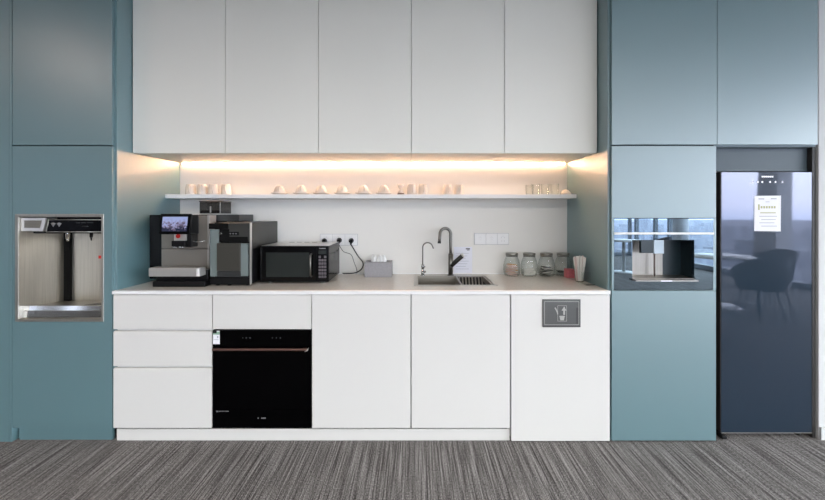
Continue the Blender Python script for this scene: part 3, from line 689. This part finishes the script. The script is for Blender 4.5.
# spout
bx3('spout_housing', 'black', 173, 191.5, 233.6, 247.2, 2.33, .1995, bev=.003)
sf = bx3('spout_cover', 'silver', 173.6, 186, 234.2, 240.6, 2.318, .129, bev=.001)
bdg = MB(); bdg.cyl((X(177.6, 2.31), .1165, Z(236.2, 2.31)), (X(177.6, 2.31), .112, Z(236.2, 2.31)), .0135, seg=20); off(bdg, co_).build('round_badge', 'red', sf, label='round red badge')
bx3('nozzle_block', 'black', 171.4, 184.6, 240.8, 246.4, 2.31, .129, bev=.002)
for p in (173.4, 176, 179.6, 182.2):
    nb = MB(); nb.cyl((X(p, 2.32), .125, Z(246.2, 2.32)), (X(p, 2.32), .125, Z(248.4, 2.32)), .0055, seg=10); off(nb, co_).build('nozzle', 'chrome', cm)
lv = MB(); lv.tube(bez([(X(190, 2.33), .14, Z(240.6, 2.33)), (X(196, 2.31), .10, Z(241.4, 2.31)), (X(201, 2.31), .09, Z(241.5, 2.31)), (X(205.5, 2.31), .10, Z(240.8, 2.31))]), .0045, 8); off(lv, co_).build('steam_arm', 'chrome', cm)
hd = 2.50
a, b, z0, z1 = X(199.4, hd), X(220.2, hd), Z(214.4, hd), Z(202, hd)
hp = MB(); hp.box(a, b, Y(hd), Y(hd) + .15, z0 + .006, z1); hopper = off(hp, co_).build('bean_hopper', 'smoke_glass', cm, .004)
off(MB().box(a + .006, b - .006, Y(hd) + .006, Y(hd) + .144, z0 + .0075, z0 + .028), co_).build('coffee_beans', 'beans', hopper)
off(MB().box(a - .002, b + .002, Y(hd) - .002, Y(hd) + .152, z1 + .0005, z1 + .008), co_).build('hopper_lid', 'mid_grey', hopper, .002)
off(MB().box(b - .001, b + .0015, Y(hd) - .0015, Y(hd) + .001, z0 + .008, z1), co_).build('corner_edge', 'silver', hopper)
off(MB().box(X(210, hd), X(211.2, hd), Y(hd) - .003, Y(hd) - .0005, z0 + .012, z1 - .03), co_).build('level_mark', 'silver', hopper)
ft_ = MB(); ft_.cyl((X(153.5, 2.3), .12, CT + .001), (X(153.5, 2.3), .12, CT + .02), .016); 
off(MB().box(X(207.6, 2.40), X(209.6, 2.40), .197, .28, Z(281, 2.40), Z(215.2, 2.40)), co_).build('silver_edge', 'silver', cm, .001)

# ------------------------------------------------------------------ milk cooler beside the coffee machine
kd = 2.315; ko = (X(230, kd), Y(kd), CT + .0005)
mc = thing('milk_cooler', 'black milk cooler unit standing between the coffee machine and the microwave', 'milk cooler', ko)
def kb(name, mat, px0, px1, py0, py1, d, back, par=mc, bev=.002, label=None): return bx3(name, mat, px0, px1, py0, py1, d, back, par, bev, label, ko)
kx0, kx1 = X(209.6, kd), X(250.2, kd)
hb = MB(); hb.box(kx0 + .02, kx1, .135, .57, CT + .012, Z(222.6, kd)); hs = off(hb, ko).build('housing', 'black', mc, .003)
off(MB().box(kx1 + .0004, kx1 + .0024, .14, .565, Z(249, kd), Z(223.0, kd)), ko).build('side_panel', 'side_reflection', mc)  # grey upper half paints the wall's reflection onto the glossy black side
off(MB().box(kx1 + .0004, kx1 + .0024, .14, .565, CT + .014, Z(249.2, kd)), ko).build('side_panel', 'black', mc)
off(MB().box(X(208.6, 2.42), X(243.2, 2.56), .30, .52, Z(222.4, kd) + .001, Z(214.6, 2.5)), ko).build('raised_top', 'dark_grey', mc, .003)
kb('edge_strip', 'cooler_pale', 210, 219, 229.4, 276.6, kd, .1345)
kb('top_panel', 'mid_grey', 222.5, 249.6, 223.2, 242, kd, .1345)
kb('bracket', 'black_matt', 208.6, 228, 223.4, 229, kd - .006, .1345)
kb('bracket_arm', 'black_matt', 219.3, 229, 229.2, 242, kd - .006, .1145)
kb('lower_arm', 'black_matt', 229.2, 247.6, 236.8, 241.8, kd - .006, .1145)
kb('middle_arm', 'black_matt', 229.2, 238.6, 231.8, 235.4, kd - .006, .1145)
kn = MB(); kn.cyl((X(221.4, kd), .111, Z(233.4, kd)), (X(221.4, kd), .103, Z(233.4, kd)), .009, seg=18); off(kn, ko).build('round_button', 'steel_bright', mc)
q = MB()
for a0 in (230.2, 233, 235.8): q.box(X(a0, kd), X(a0 + 1.5, kd), .1075, .1088, Z(234.2, kd), Z(233, kd))
off(q, ko).build('print', 'grey_mark', mc)
kb('milk_door', 'cooler_flap', 216.6, 240.4, 243.2, 271, kd - .012, .1345, bev=.003)
kb('door_edge', 'cooler_pale', 240.7, 247.6, 243.4, 276, kd - .004, .1345)
kb('lower_step', 'dark_grey', 217, 240.6, 271.3, 277, kd - .006, .1345)
kb('lower_face', 'black', 210, 250, 277.4, 284.5, kd, .1345)
kb('glass_edge', 'silver', 249.7, 250.4, 222.8, 284.5, kd - .003, .1345, bev=0)
for px in (215, 227, 245.5):
    q = MB(); q.cyl((X(px, kd), .15, CT + .0005), (X(px, kd), .15, CT + .0125), .012, seg=12); off(q, ko).build('foot', 'black', mc)

# ------------------------------------------------------------------ things on the shelf
SZ = ST + .0006
def mug_proto():
    r = thing('mug', '', 'mug', (0, 0, 0))
    m = MB(); m.lathe([(.0335, 0), (.0345, .001), (.034, .02), (.0325, .055), (.029, .072), (.0265, .077), (.0, .0772)], seg=24); m.build('cup_body', 'porcelain', r)
    m = MB(); m.tube(bez([(.0, -.030, .066), (.0, -.046, .062), (.0, -.052, .045), (.0, -.046, .026), (.0, -.0325, .018)], 6), .0042, 8); m.build('handle', 'porcelain', r)
    return r
mug = mug_proto(); first = True
def put(proto, used, px, d, label, group, rz=0, sc=(1, 1, 1)):
    loc = (X(px, d), Y(d), SZ)
    if not used[0]:
        used[0] = True; proto.location = loc; proto.rotation_euler = (0, 0, rz); proto['label'] = label; proto['group'] = group; proto.scale = sc; return proto
    return dup(proto, loc, rz, label, group, sc)
u_ = [False]
pos = ['first', 'second', 'third', 'fourth']
for i, px in enumerate((190.6, 202.2, 213.6, 226.2)):
    put(mug, u_, px, 2.70, '%s from left of the four upturned white mugs at the left end of the shelf' % pos[i], 'four mugs at the left end of the shelf', .35)
for px, lb in ((411.8, 'left mug of the pair beside the upturned cups in mid shelf'), (423, 'right mug of the pair beside the upturned cups in mid shelf')):
    put(mug, u_, px, 2.70, lb, 'two mugs in the middle of the shelf', .15, (1, 1, 1.02))
for px, lb in ((447.8, 'left mug of the separate pair above the mixer tap'), (459.2, 'right mug of the separate pair above the mixer tap')):
    put(mug, u_, px, 2.70, lb, 'two mugs above the tap', .1, (1, 1, .97))
cup = thing('teacup', '', 'cup'); sau = thing('saucer', '', 'saucer')
m = MB(); m.lathe([(.041, 0), (.042, .001), (.040, .012), (.034, .032), (.026, .046), (.020, .050), (.019, .055), (.0, .0555)], seg=24); m.build('cup_body', 'porcelain', cup)
m = MB(); m.tube(bez([(0, -.026, .044), (0, -.046, .042), (0, -.051, .03), (0, -.043, .016), (0, -.0395, .012)], 6), .0038, 8); m.build('handle', 'porcelain', cup)
m = MB(); m.lathe([(.03, 0), (.036, .002), (.052, .007), (.062, .0125), (.061, .0135), (.05, .0095), (.03, .006), (0, .0058)], seg=30); m.build('dish', 'porcelain', sau)
uc, us = [False], [False]
nth = ['first', 'second', 'third', 'fourth', 'fifth', 'sixth']
for i, px in enumerate((279.6, 301.3, 321.3, 342.2, 363.6, 383.8)):
    so = put(sau, us, px, 2.69, 'white saucer under the %s upturned teacup from the left' % nth[i], 'saucers on the shelf')
    co2 = put(cup, uc, px, 2.69, '%s from left of the six upturned white teacups on saucers' % nth[i], 'upturned teacups on saucers', .25); co2.location.z = SZ + .0141
# small hourglass-like stack
eg = thing('egg_cup', 'small hourglass-shaped white cup with a brown foot beside the mug pair', 'cup', (X(400.8, 2.69), Y(2.69), SZ))
m = MB(); m.lathe([(.024, .011), (.02, .02), (.008, .036), (.010, .044), (.022, .06), (.026, .078), (.024, .078), (.019, .06), (.004, .048), (0, .047)], seg=22); m.build('cup_body', 'porcelain', eg)
M['brown'] = pmat('brown foot', (120, 88, 66), .5)
m = MB(); m.lathe([(.024, 0), (.026, .002), (.0245, .0105), (0, .0106)], seg=22); m.build('foot', 'brown', eg)
# clear tumblers and small white dish at the right end
tum = thing('glass_tumbler', '', 'glass')
m = MB(); m.lathe([(.024, 0), (.027, .001), (.031, .078)], seg=24, cap=False); m.build('wall', 'glass', tum)
ut = [False]
for px, d, lb in ((529.6, 2.745, 'clear glass tumbler set furthest left, half behind the others'), (535.9, 2.67, 'clear glass tumbler second from left near the right end of the shelf'), (545.2, 2.67, 'clear glass tumbler third from left near the right end of the shelf'), (554.6, 2.67, 'clear glass tumbler nearest the small white dish')):
    put(tum, ut, px, d, lb, 'clear tumblers at the right end of the shelf')
ds = MB(); ds.lathe([(.04, 0), (.041, .001), (.037, .012), (.02, .032), (.008, .04), (.0, .0405)], seg=24)
tag(ds.build('bowl', 'porcelain', None, loc=(X(565.6, 2.68), Y(2.68), SZ)), 'small upturned white bowl at the right end of the shelf', 'bowl')

# ------------------------------------------------------------------ jars with sachets, straws
jd = 2.70; CZ = CT + .0006
jar = thing('glass_jar', '', 'jar')
ro = .062
m = MB(); m.lathe([(.046, 0), (.054, .002), (.0625, .016), (.0665, .05), (.0655, .085), (.059, .112), (.049, .134), (.0455, .143), (.0455, .152)], seg=32, cap=False); m.build('jar_body', 'glass', jar)
M['lid'] = pmat('dull steel lid', (150, 148, 140), .35, metal=.9)
m = MB(); m.lathe([(.0475, .153), (.049, .154), (.049, .167), (.047, .17), (.0, .1705)], seg=30); m.build('lid', 'lid', jar)
m = MB(); m.lathe([(.0465, .144), (.0475, .145), (.0475, .149), (.0465, .1495)], seg=30); m.build('clip_ring', 'gunmetal', jar)
jl = ['first glass jar from the left, holding pink, white and orange sachets', 'second glass jar from the left, holding a low layer of white sachets', 'third glass jar, holding dark and white tea sachets', 'rightmost glass jar, partly hidden by pink box and straws']
jp = [511.8, 529.2, 546.4, 563.2]; jx = []
def sach(mat): 
    m = MB(); l, w, t_ = .037, .0135, .0022
    m._add([(-l, -w, 0), (l, -w, 0), (l, w, 0), (-l, w, 0), (-l * .9, -w * .8, t_), (l * .9, -w * .8, t_), (l * .9, w * .8, t_), (-l * .9, w * .8, t_), (-l * .9, -w * .8, -t_), (l * .9, -w * .8, -t_), (l * .9, w * .8, -t_), (-l * .9, w * .8, -t_)],
           [(4, 5, 6, 7), (11, 10, 9, 8), (0, 1, 5, 4), (1, 2, 6, 5), (2, 3, 7, 6), (3, 0, 4, 7), (1, 0, 8, 9), (2, 1, 9, 10), (3, 2, 10, 11), (0, 3, 11, 8)])
    return m.build('sachet', mat)
fills = [(['sach_pink', 'sach_white', 'sach_pink', 'sach_orange'], .08, ['pink', 'white', 'pink', 'orange'], 'first glass jar from the left'),
         (['sach_white'], .048, ['white'], 'second glass jar from the left'),
         (['sach_dark', 'sach_white', 'sach_grey'], .075, ['dark green', 'white', 'grey'], 'third glass jar from the left'),
         (['sach_grey', 'sach_dark'], .036, ['grey', 'dark green'], 'rightmost glass jar')]
rs = random.Random(11); pro = {}
for i, px in enumerate(jp):
    loc = (X(px, jd), Y(jd), CZ); jx.append(loc)
    if i == 0: jar.location = loc; jar.scale = (.92, .92, 1); jar['label'] = jl[0]; jar['group'] = 'glass jars in a row'
    else: dup(jar, loc, 0, jl[i], 'glass jars in a row')
    mats, top, nms, where = fills[i]; z = .012; kk = 0
    while z < top:
        ang = rs.uniform(-.9, .9); r0 = .03
        for sgn in (-1, 1):
            mname = mats[kk % len(mats)]; nm = nms[kk % len(mats)]; kk += 1
            if mname == 'sach_orange' and sgn < 0: mname, nm = 'sach_pink', 'pink'
            if mname not in pro: o = sach(mname); pro[mname] = o
            else: o = pro[mname].copy(); col.objects.link(o)
            rad = .023
            o.location = (loc[0] - sgn * rad * math.sin(ang), loc[1] + sgn * rad * math.cos(ang), CZ + z + .0015 * sgn)
            o.rotation_euler = (rs.uniform(-.12, .12), rs.uniform(-.16, .16), ang)
            if nm == 'white' and i == 1: o.scale = (1.05, 1.1, 1.4)
            tag(o, 'small %s paper sachet in the pile inside the %s' % (nm, where), 'sachet', 'sachets in the %s' % where)
        z += .0095
# pink box
pb = (X(571, 2.60), Y(2.60) + .03, CZ)
p = MB(); p.box(-.027, .027, -.03, .03, 0, .062); p = p.build('card_box', 'pink', None, .002, pb); tag(p, 'small pinkish red card box between the rightmost jar and the straws', 'box')
# straw glass
sg = (X(579.6, 2.465), Y(2.465), CZ)
h = thing('straw_holder', 'narrow clear glass holding wrapped straws at the right end of the worktop', 'glass', sg)
m = MB(); m.lathe([(.022, 0), (.025, .002), (.0365, .105)], seg=26, cap=False); m.build('wall', 'glass', h)
st = None
for i in range(15):
    if i < 4: a = 2 * PI * i / 4 + .4; rb, rt = .006, .017
    else: a = 2 * PI * (i - 4) / 11; rb, rt = .0175, .036
    b0 = Vector((sg[0] + rb * math.cos(a), sg[1] + rb * math.sin(a), CZ + .007)); b1 = Vector((sg[0] + rt * math.cos(a), sg[1] + rt * math.sin(a), CZ + .168 + rs.uniform(-.006, .008)))
    mat = 'straw_pink' if i in (1, 5, 8, 10) else 'straw_white'
    m = MB(); m.tube([(0, 0, 0), tuple((b1 - b0) * .5), tuple(b1 - b0)], .0056, 10)
    o = m.build('paper_straw', mat, None, loc=b0)
    tag(o, ('pinkish' if mat == 'straw_pink' else 'white') + ' wrapped straw in the bundle standing in the narrow glass', 'straw', 'wrapped straws in the glass')
# clear acrylic tray behind / right of the straws
aq = (X(590, 2.52), Y(2.52) + .06, CZ)
tr = thing('acrylic_stand', 'low clear acrylic stand beside the straws at the teal side panel', 'stand', (1.1235, .165, CZ))
m = MB(); m.box(-.03, .03, -.035, .035, 0, .003); m.build('base', 'acrylic', tr)
m = MB(); m.box(-.03, .03, .032, .035, .0032, .075); m.build('upright', 'acrylic', tr)
m = MB(); m.box(-.028, .028, -.033, -.027, .0032, .007); m.build('front_lip', 'dark_grey', tr)

# ------------------------------------------------------------------ tall teal cabinet, right
R0 = (X(663), 0, 0)
t = thing('tall_cabinet', 'tall light teal cabinet right of the worktop with a built-in coffee machine', 'cabinet', R0)
c = MB(); c.box(PR, PR + .019, 0, YB, 0, TOPZ); off(c, R0).build('side_panel', 'teal', t, .001)
c = MB(); c.box(X(716.3) - .006 - .018, X(716.3) + .0, 0, YB, 0, TOPZ); off(c, R0).build('side_panel', 'brown_dark', t)
cxa, cxb = PR + .02, X(716.3) - .025
c = MB(); c.box(cxa, cxb, .32, .57, .02, TOPZ); c.box(cxa, cxb, .002, .32, .02, Z(292)); c.box(cxa, cxb, .002, .32, Z(216.5), TOPZ)
off(c, R0).build('carcass', 'teal_dark', t)
tx0, tx1 = 611.6, 716.3
c = MB(); door(c, tx0, 717.2, Z(144.6), TOPZ); off(c, R0).build('door', 'teal', t, .001, label='upper door')
c = MB(); door(c, tx0, tx1, Z(218), Z(146)); off(c, R0).build('door', 'teal', t, .001, label='middle door')
c = MB(); door(c, tx0, tx1, Z(440.6), Z(290.6)); off(c, R0).build('door', 'teal', t, .001, label='lower door')
c = MB(); c.box(X(tx0) + .0015, X(614) - .0005, YF, -.001, Z(290.3), Z(218.3)); off(c, R0).build('frame_strip', 'teal', t)
c = MB(); c.box(X(713.3) + .0005, X(tx1) - .0015, YF, -.001, Z(290.3), Z(218.3)); off(c, R0).build('frame_strip', 'teal', t)

# built-in coffee machine
b0 = (X(663), 0, Z(290))
bc = thing('built_in_coffee_machine', 'built-in mirrored coffee machine with a steel dispensing recess in the teal cabinet', 'coffee machine', b0)
gx0, gx1, gz0, gz1 = X(614), X(713.3), Z(289.8), Z(218.6)
qx0, qx1, qz0, qz1 = X(632.2), X(694.2), Z(278.5), Z(240)
yg = YF - .001
g = MB(); g.box(gx0, gx1, yg, .0, Z(232.6), gz1); off(g, b0).build('control_fascia', 'machine_glass', bc, .0008)
g = MB(); g.box(gx0, gx1, yg - .006, .0, Z(234.4), Z(232.4)); off(g, b0).build('trim_bar', 'stone_edge', bc, .0006)
g = MB(); z2 = Z(234.6); g.box(gx0, qx0, yg, 0, gz0, z2); g.box(qx1, gx1, yg, 0, gz0, z2); g.box(qx0, qx1, yg, 0, qz1, z2); g.box(qx0, qx1, yg, 0, gz0, qz0); off(g, b0).build('front_glass', 'machine_glass', bc)
dq = .09
g = MB(); e = .003
xs = X(664)
g.box(qx0, X(675), dq, dq + e, qz0, qz1); g.box(qx0 - e, qx0, .001, dq + e, qz0, qz1); g.box(qx0, qx1, .001, dq, qz1, qz1 + e); g.box(qx0, qx1, .001, dq, qz0 - e, qz0)
off(g, b0).build('recess', 'machine_steel', bc)
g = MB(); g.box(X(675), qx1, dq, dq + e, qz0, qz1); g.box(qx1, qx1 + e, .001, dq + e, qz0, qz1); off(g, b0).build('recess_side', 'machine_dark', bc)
g = MB(); g.box(X(641.6), X(653.8), YF + .006, YF + .024, Z(253.2), qz1 - .001); sp = off(g, b0).build('spout_block', 'machine_dark', bc, .001)
g = MB(); g.box(X(654), X(664.2), YF + .002, YF + .024, Z(253.6), qz1 - .001); off(g, b0).build('spout_cover', 'silver_blue', sp, .001)
M['pipe'] = pmat('dull pipe', (128, 116, 110), .4, metal=.6)
g = MB(); g.cyl((X(662.2), .05, Z(253.8)), (X(662.2), .05, qz0 + .004), .005); off(g, b0).build('pipe', 'pipe', bc)
g = MB(); g.xprism([(YF - .035, qz0 - .012), (YF - .035, qz0 - .003), (dq - .002, qz0 + .004), (dq - .002, qz0 + .0005), (.0005 - .022, qz0 + .0005), (.0005 - .022, qz0 - .012)], qx0 + .001, qx1 - .001); dtr = off(g, b0).build('drip_tray', 'machine_steel', bc)
g = MB(); g.box(X(657), X(668), YF - .0362, YF - .0352, qz0 - .0105, qz0 - .006); off(g, b0).build('tray_badge', 'white_glow_mark', dtr)
off(MB().box(X(616), X(711), .001, .003, gz0 + .004, qz0 - .004), b0).build('backing', 'black_matt', bc)

# ------------------------------------------------------------------ cabinet over fridge, niche
n0 = (X(768), 0, Z(145))
t = thing('overhead_cabinet', 'light teal cabinet above the dark glass refrigerator', 'cabinet', n0)
c = MB(); c.box(X(717.2) + .0015, X(818) - .0015, YF, -.001, Z(144.6), TOPZ); off(c, n0).build('door', 'teal', t, .001)
ix0, ix1 = X(716.3) + .002, 2.424
c = MB(); c.box(ix0, ix1, .002, .57, Z(146), TOPZ); off(c, n0).build('carcass', 'niche_dark', t)
M['filler'] = pmat('dark filler panel', (70, 84, 92), .5)
c = MB(); c.box(ix0 + .002, ix1, .05, .068, 1.634, Z(146) - .001); off(c, n0).build('filler_strip', 'filler', t)
f = MB().box(2.425, 2.445, 0.021, YB, 0, TOPZ); tag(off(f, (2.435, 0, 0)).build('end_panel', 'brown_dark', None, .001, (2.435, 0, 0)), 'tall narrow dark end panel right of the refrigerator', 'panel')
# ------------------------------------------------------------------ refrigerator
rd = 2.22; rx0, rx1 = X(721.3, rd), X(812, rd); rz0, rz1 = Z(432.5, rd), Z(172, rd); r0 = ((rx0 + rx1) / 2, .3, 0)
rf = thing('refrigerator', 'tall dark navy glass-front refrigerator with a white notice on its door', 'refrigerator', r0)
off(MB().box(rx0 + .002, rx1 - .002, .075, .56, .03, rz1 - .004), r0).build('body', 'black', rf, .004)
fd = off(MB().box(rx0, rx1, Y(rd), .07, rz0, rz1), r0).build('door', 'fridge_glass', rf, .002)
off(MB().box(rx0 + .001, rx1 - .001, Y(rd) - .001, Y(rd) + .0, rz0 - .004, rz0 - .0005), r0).build('bottom_strip', 'silver', fd)
off(MB().box(rx0 - .004, rx0 - .0006, Y(rd) + .002, .07, rz0, rz1), r0).build('edge_strip', 'brown_dark', fd)
q = MB()
for px in (752.4, 757.8, 762.2, 770, 775.4, 782.4): q.cyl((X(px, rd), Y(rd) - .0003, Z(182, rd)), (X(px, rd), Y(rd) - .001, Z(182, rd)), .0058, seg=14)
off(q, r0).build('touch_icons', 'white_glow_mark', fd)
q = MB()
for k in range(6): q.box(X(761.6 + k * 2, rd), X(763.2 + k * 2, rd), Y(rd) - .001, Y(rd) - .0003, Z(177.4, rd), Z(175.9, rd))
off(q, r0).build('brand_mark', 'white_glow_mark', fd)
for xx in (rx0 + .02, rx1 - .05):
    for yy in (.06, .5): off(MB().cyl((xx, yy, 0.0), (xx, yy, .031), .016, seg=14), r0).build('foot', 'black', rf)
hg = MB(); hg.box(rx0 - .012, rx0 + .018, -.002, .05, .004, .022); off(hg, r0).build('hinge', 'black', rf, .003)
# notice on the fridge
no = (X(767.2, rd), Y(rd) - .0006, Z(213.3, rd))
nt_ = thing('paper_notice', 'white printed notice stuck on the refrigerator door', 'paper', no)
nw, nh = (X(780.4, rd) - X(754, rd)) / 2, (Z(195.3, rd) - Z(230.8, rd)) / 2
MB().prism([(-nw, -nh), (nw, -nh - .002), (nw + .002, nh), (-nw + .001, nh - .002)], -.0012, 0).build('sheet', 'paper', nt_)
q = MB()
for (a, b, z, hgt) in ((-.055, -.02, .088, .006), (.02, .055, .089, .006), (-.012, .012, .07, .003)): q.box(a, b, -.0018, -.0013, z - hgt / 2, z + hgt / 2)
for k in range(4): q.box(-.05 + .012 * (k % 2), .058 - .008 * (k % 3), -.0018, -.0013, -.02 - k * .02, -.0165 - k * .02)
q.build('print', 'ink', nt_)
q = MB(); q.box(-.058, -.048, -.0018, -.0013, .02, .055)
for k in range(6): q.box(-.042 + k * .016, -.031 + k * .016, -.0018, -.0013, .03, .044)
q.box(-.045, .05, -.0018, -.0013, .0, .006)
q.build('heading', 'ink_olive', nt_)

# ------------------------------------------------------------------ furniture behind the camera (seen in the glass)
def table(x, y, r, label):
    t = thing('round_table', label, 'table', (x, y, 0), 'white pedestal tables')
    MB().lathe([(r - .01, .725), (r, .73), (r, .75), (0, .7502)], seg=40).build('tabletop', 'table_white', t)
    MB().lathe([(.035, .02), (.035, .7), (.09, .724)], seg=20).build('pedestal', 'table_white', t)
    MB().lathe([(.26, 0), (.26, .008), (.05, .019)], seg=32).build('base', 'table_white', t)
table(4.84, -6.3, .42, 'white round pedestal table mirrored in the left half of the built-in coffee machine front')
table(4.48, -3.15, .42, 'white round pedestal table mirrored at the left edge of the refrigerator door')
ch = thing('tub_chair', '', 'chair')
def arc(r, z, a0, a1, n=14): return [(r * math.cos(a0 + (a1 - a0) * k / n), r * math.sin(a0 + (a1 - a0) * k / n), z) for k in range(n + 1)]
m = MB(); n = 18; vs = []
for k in range(n + 1):
    a = -1.9 + 3.8 * k / n; hgt = .84 - .2 * (abs(a) / 1.9) ** 2.2
    for rr, zz in ((.26, .42), (.31, hgt), (.27, hgt + .01), (.225, .44)): vs.append((rr * math.cos(a), rr * math.sin(a), zz))
fs = []
for k in range(n):
    for j in range(4): fs.append((k * 4 + j, (k + 1) * 4 + j, (k + 1) * 4 + (j + 1) % 4, k * 4 + (j + 1) % 4))
fs += [(0, 1, 2, 3), (n * 4 + 3, n * 4 + 2, n * 4 + 1, n * 4)]
m._add(vs, fs, True); m.build('backrest', 'chair_dark', ch)
MB().lathe([(.2, .38), (.235, .39), (.24, .44), (.2, .46), (0, .462)], seg=28).build('seat', 'chair_dark', ch)
for a in (.8, 2.35, 3.9, 5.5): MB().cyl((.16 * math.cos(a), .16 * math.sin(a), .39), (.25 * math.cos(a), .25 * math.sin(a), 0), .014, .009, 10).build('leg', 'chair_leg', ch)
ch.location = (5.12, -3.05, 0); ch.rotation_euler = (0, 0, .1); ch['label'] = 'dark tub chair mirrored in the middle of the refrigerator door'; ch['group'] = 'dark tub chairs'
dup(ch, (4.48, -2.5, 0), 1.5, 'dark tub chair mirrored at the left of the refrigerator door, beside a white table', 'dark tub chairs')
dup(ch, (4.4, -7.2, 0), 3.6, 'dark tub chair at the white table mirrored in the built-in coffee machine', 'dark tub chairs')
dup(ch, (5.35, -5.95, 0), .4, 'dark tub chair right of the white table mirrored in the built-in coffee machine', 'dark tub chairs')

# ------------------------------------------------------------------ light
w = bpy.data.worlds.new('hazy daylight'); scene.world = w; w.use_nodes = True
nt = w.node_tree; bg = nt.nodes['Background']; L = nt.links.new
tc = nt.nodes.new('ShaderNodeTexCoord'); sx = nt.nodes.new('ShaderNodeSeparateXYZ'); L(tc.outputs['Generated'], sx.inputs[0])
r = nt.nodes.new('ShaderNodeValToRGB'); e = r.color_ramp.elements
mr = nt.nodes.new('ShaderNodeMapRange'); mr.inputs[1].default_value = -.2; mr.inputs[2].default_value = .6; L(sx.outputs['Z'], mr.inputs[0]); L(mr.outputs[0], r.inputs[0])
e[0].position = .22; e[0].color = C4((160, 172, 196)); e[1].position = .9; e[1].color = C4((230, 236, 242))
x = e.new(.27); x.color = C4((196, 200, 216)); x = e.new(.45); x.color = C4((224, 229, 236))
L(r.outputs[0], bg.inputs[0])
gl = nt.nodes.new('ShaderNodeMapRange'); gl.inputs[1].default_value = 0.1; gl.inputs[2].default_value = 1.0; gl.inputs[3].default_value = 5.6; gl.inputs[4].default_value = 26.0
L(sx.outputs['X'], gl.inputs[0]); L(gl.outputs[0], bg.inputs[1])          # haze glows brighter on the sunny side
def area(name, loc, rot, sx_, sy_, power, color, spread=PI):
    l = bpy.data.lights.new(name, 'AREA'); l.shape = 'RECTANGLE'; l.size = sx_; l.size_y = sy_; l.energy = power; l.color = color; l.spread = spread
    o = bpy.data.objects.new(name, l); col.objects.link(o); o.location = loc; o.rotation_euler = rot; return o
for x_, y_ in [(-1.4, -3.0), (1.5, -3.0), (3.9, -4.0)]:
    area('ceiling_light', (x_, y_, CEIL - .01), (0, 0, 0), 1.2, .3, 40, (1, .93, .84))
area('ceiling_light', (-3.3, -1.55, CEIL - .01), (0, 0, 0), .2, .2, 14, (1, .8, .7))
area('dispenser_lamp', ((ix0_ + ix1_) / 2 + .13, .16, Z(233, 2.3) - .012), (0, 0, 0), .1, .05, 1.1, (1, .95, .88))

# ------------------------------------------------------------------ camera and view
cam = bpy.data.cameras.new('camera'); co = bpy.data.objects.new('camera', cam); col.objects.link(co)
co.location = (0, -2.2, EYE); co.rotation_euler = (PI / 2, 0, 0)
cam.sensor_width = 36; cam.sensor_fit = 'HORIZONTAL'; cam.lens = F / 825 * 36
cam.shift_x = (412.5 - CX) / 825; cam.shift_y = -(250 - CY) / 825
cam.clip_start = .05; cam.clip_end = 10000
scene.camera = co
scene.view_settings.view_transform = 'Standard'; scene.view_settings.look = 'None'
scene.view_settings.exposure = 0.0
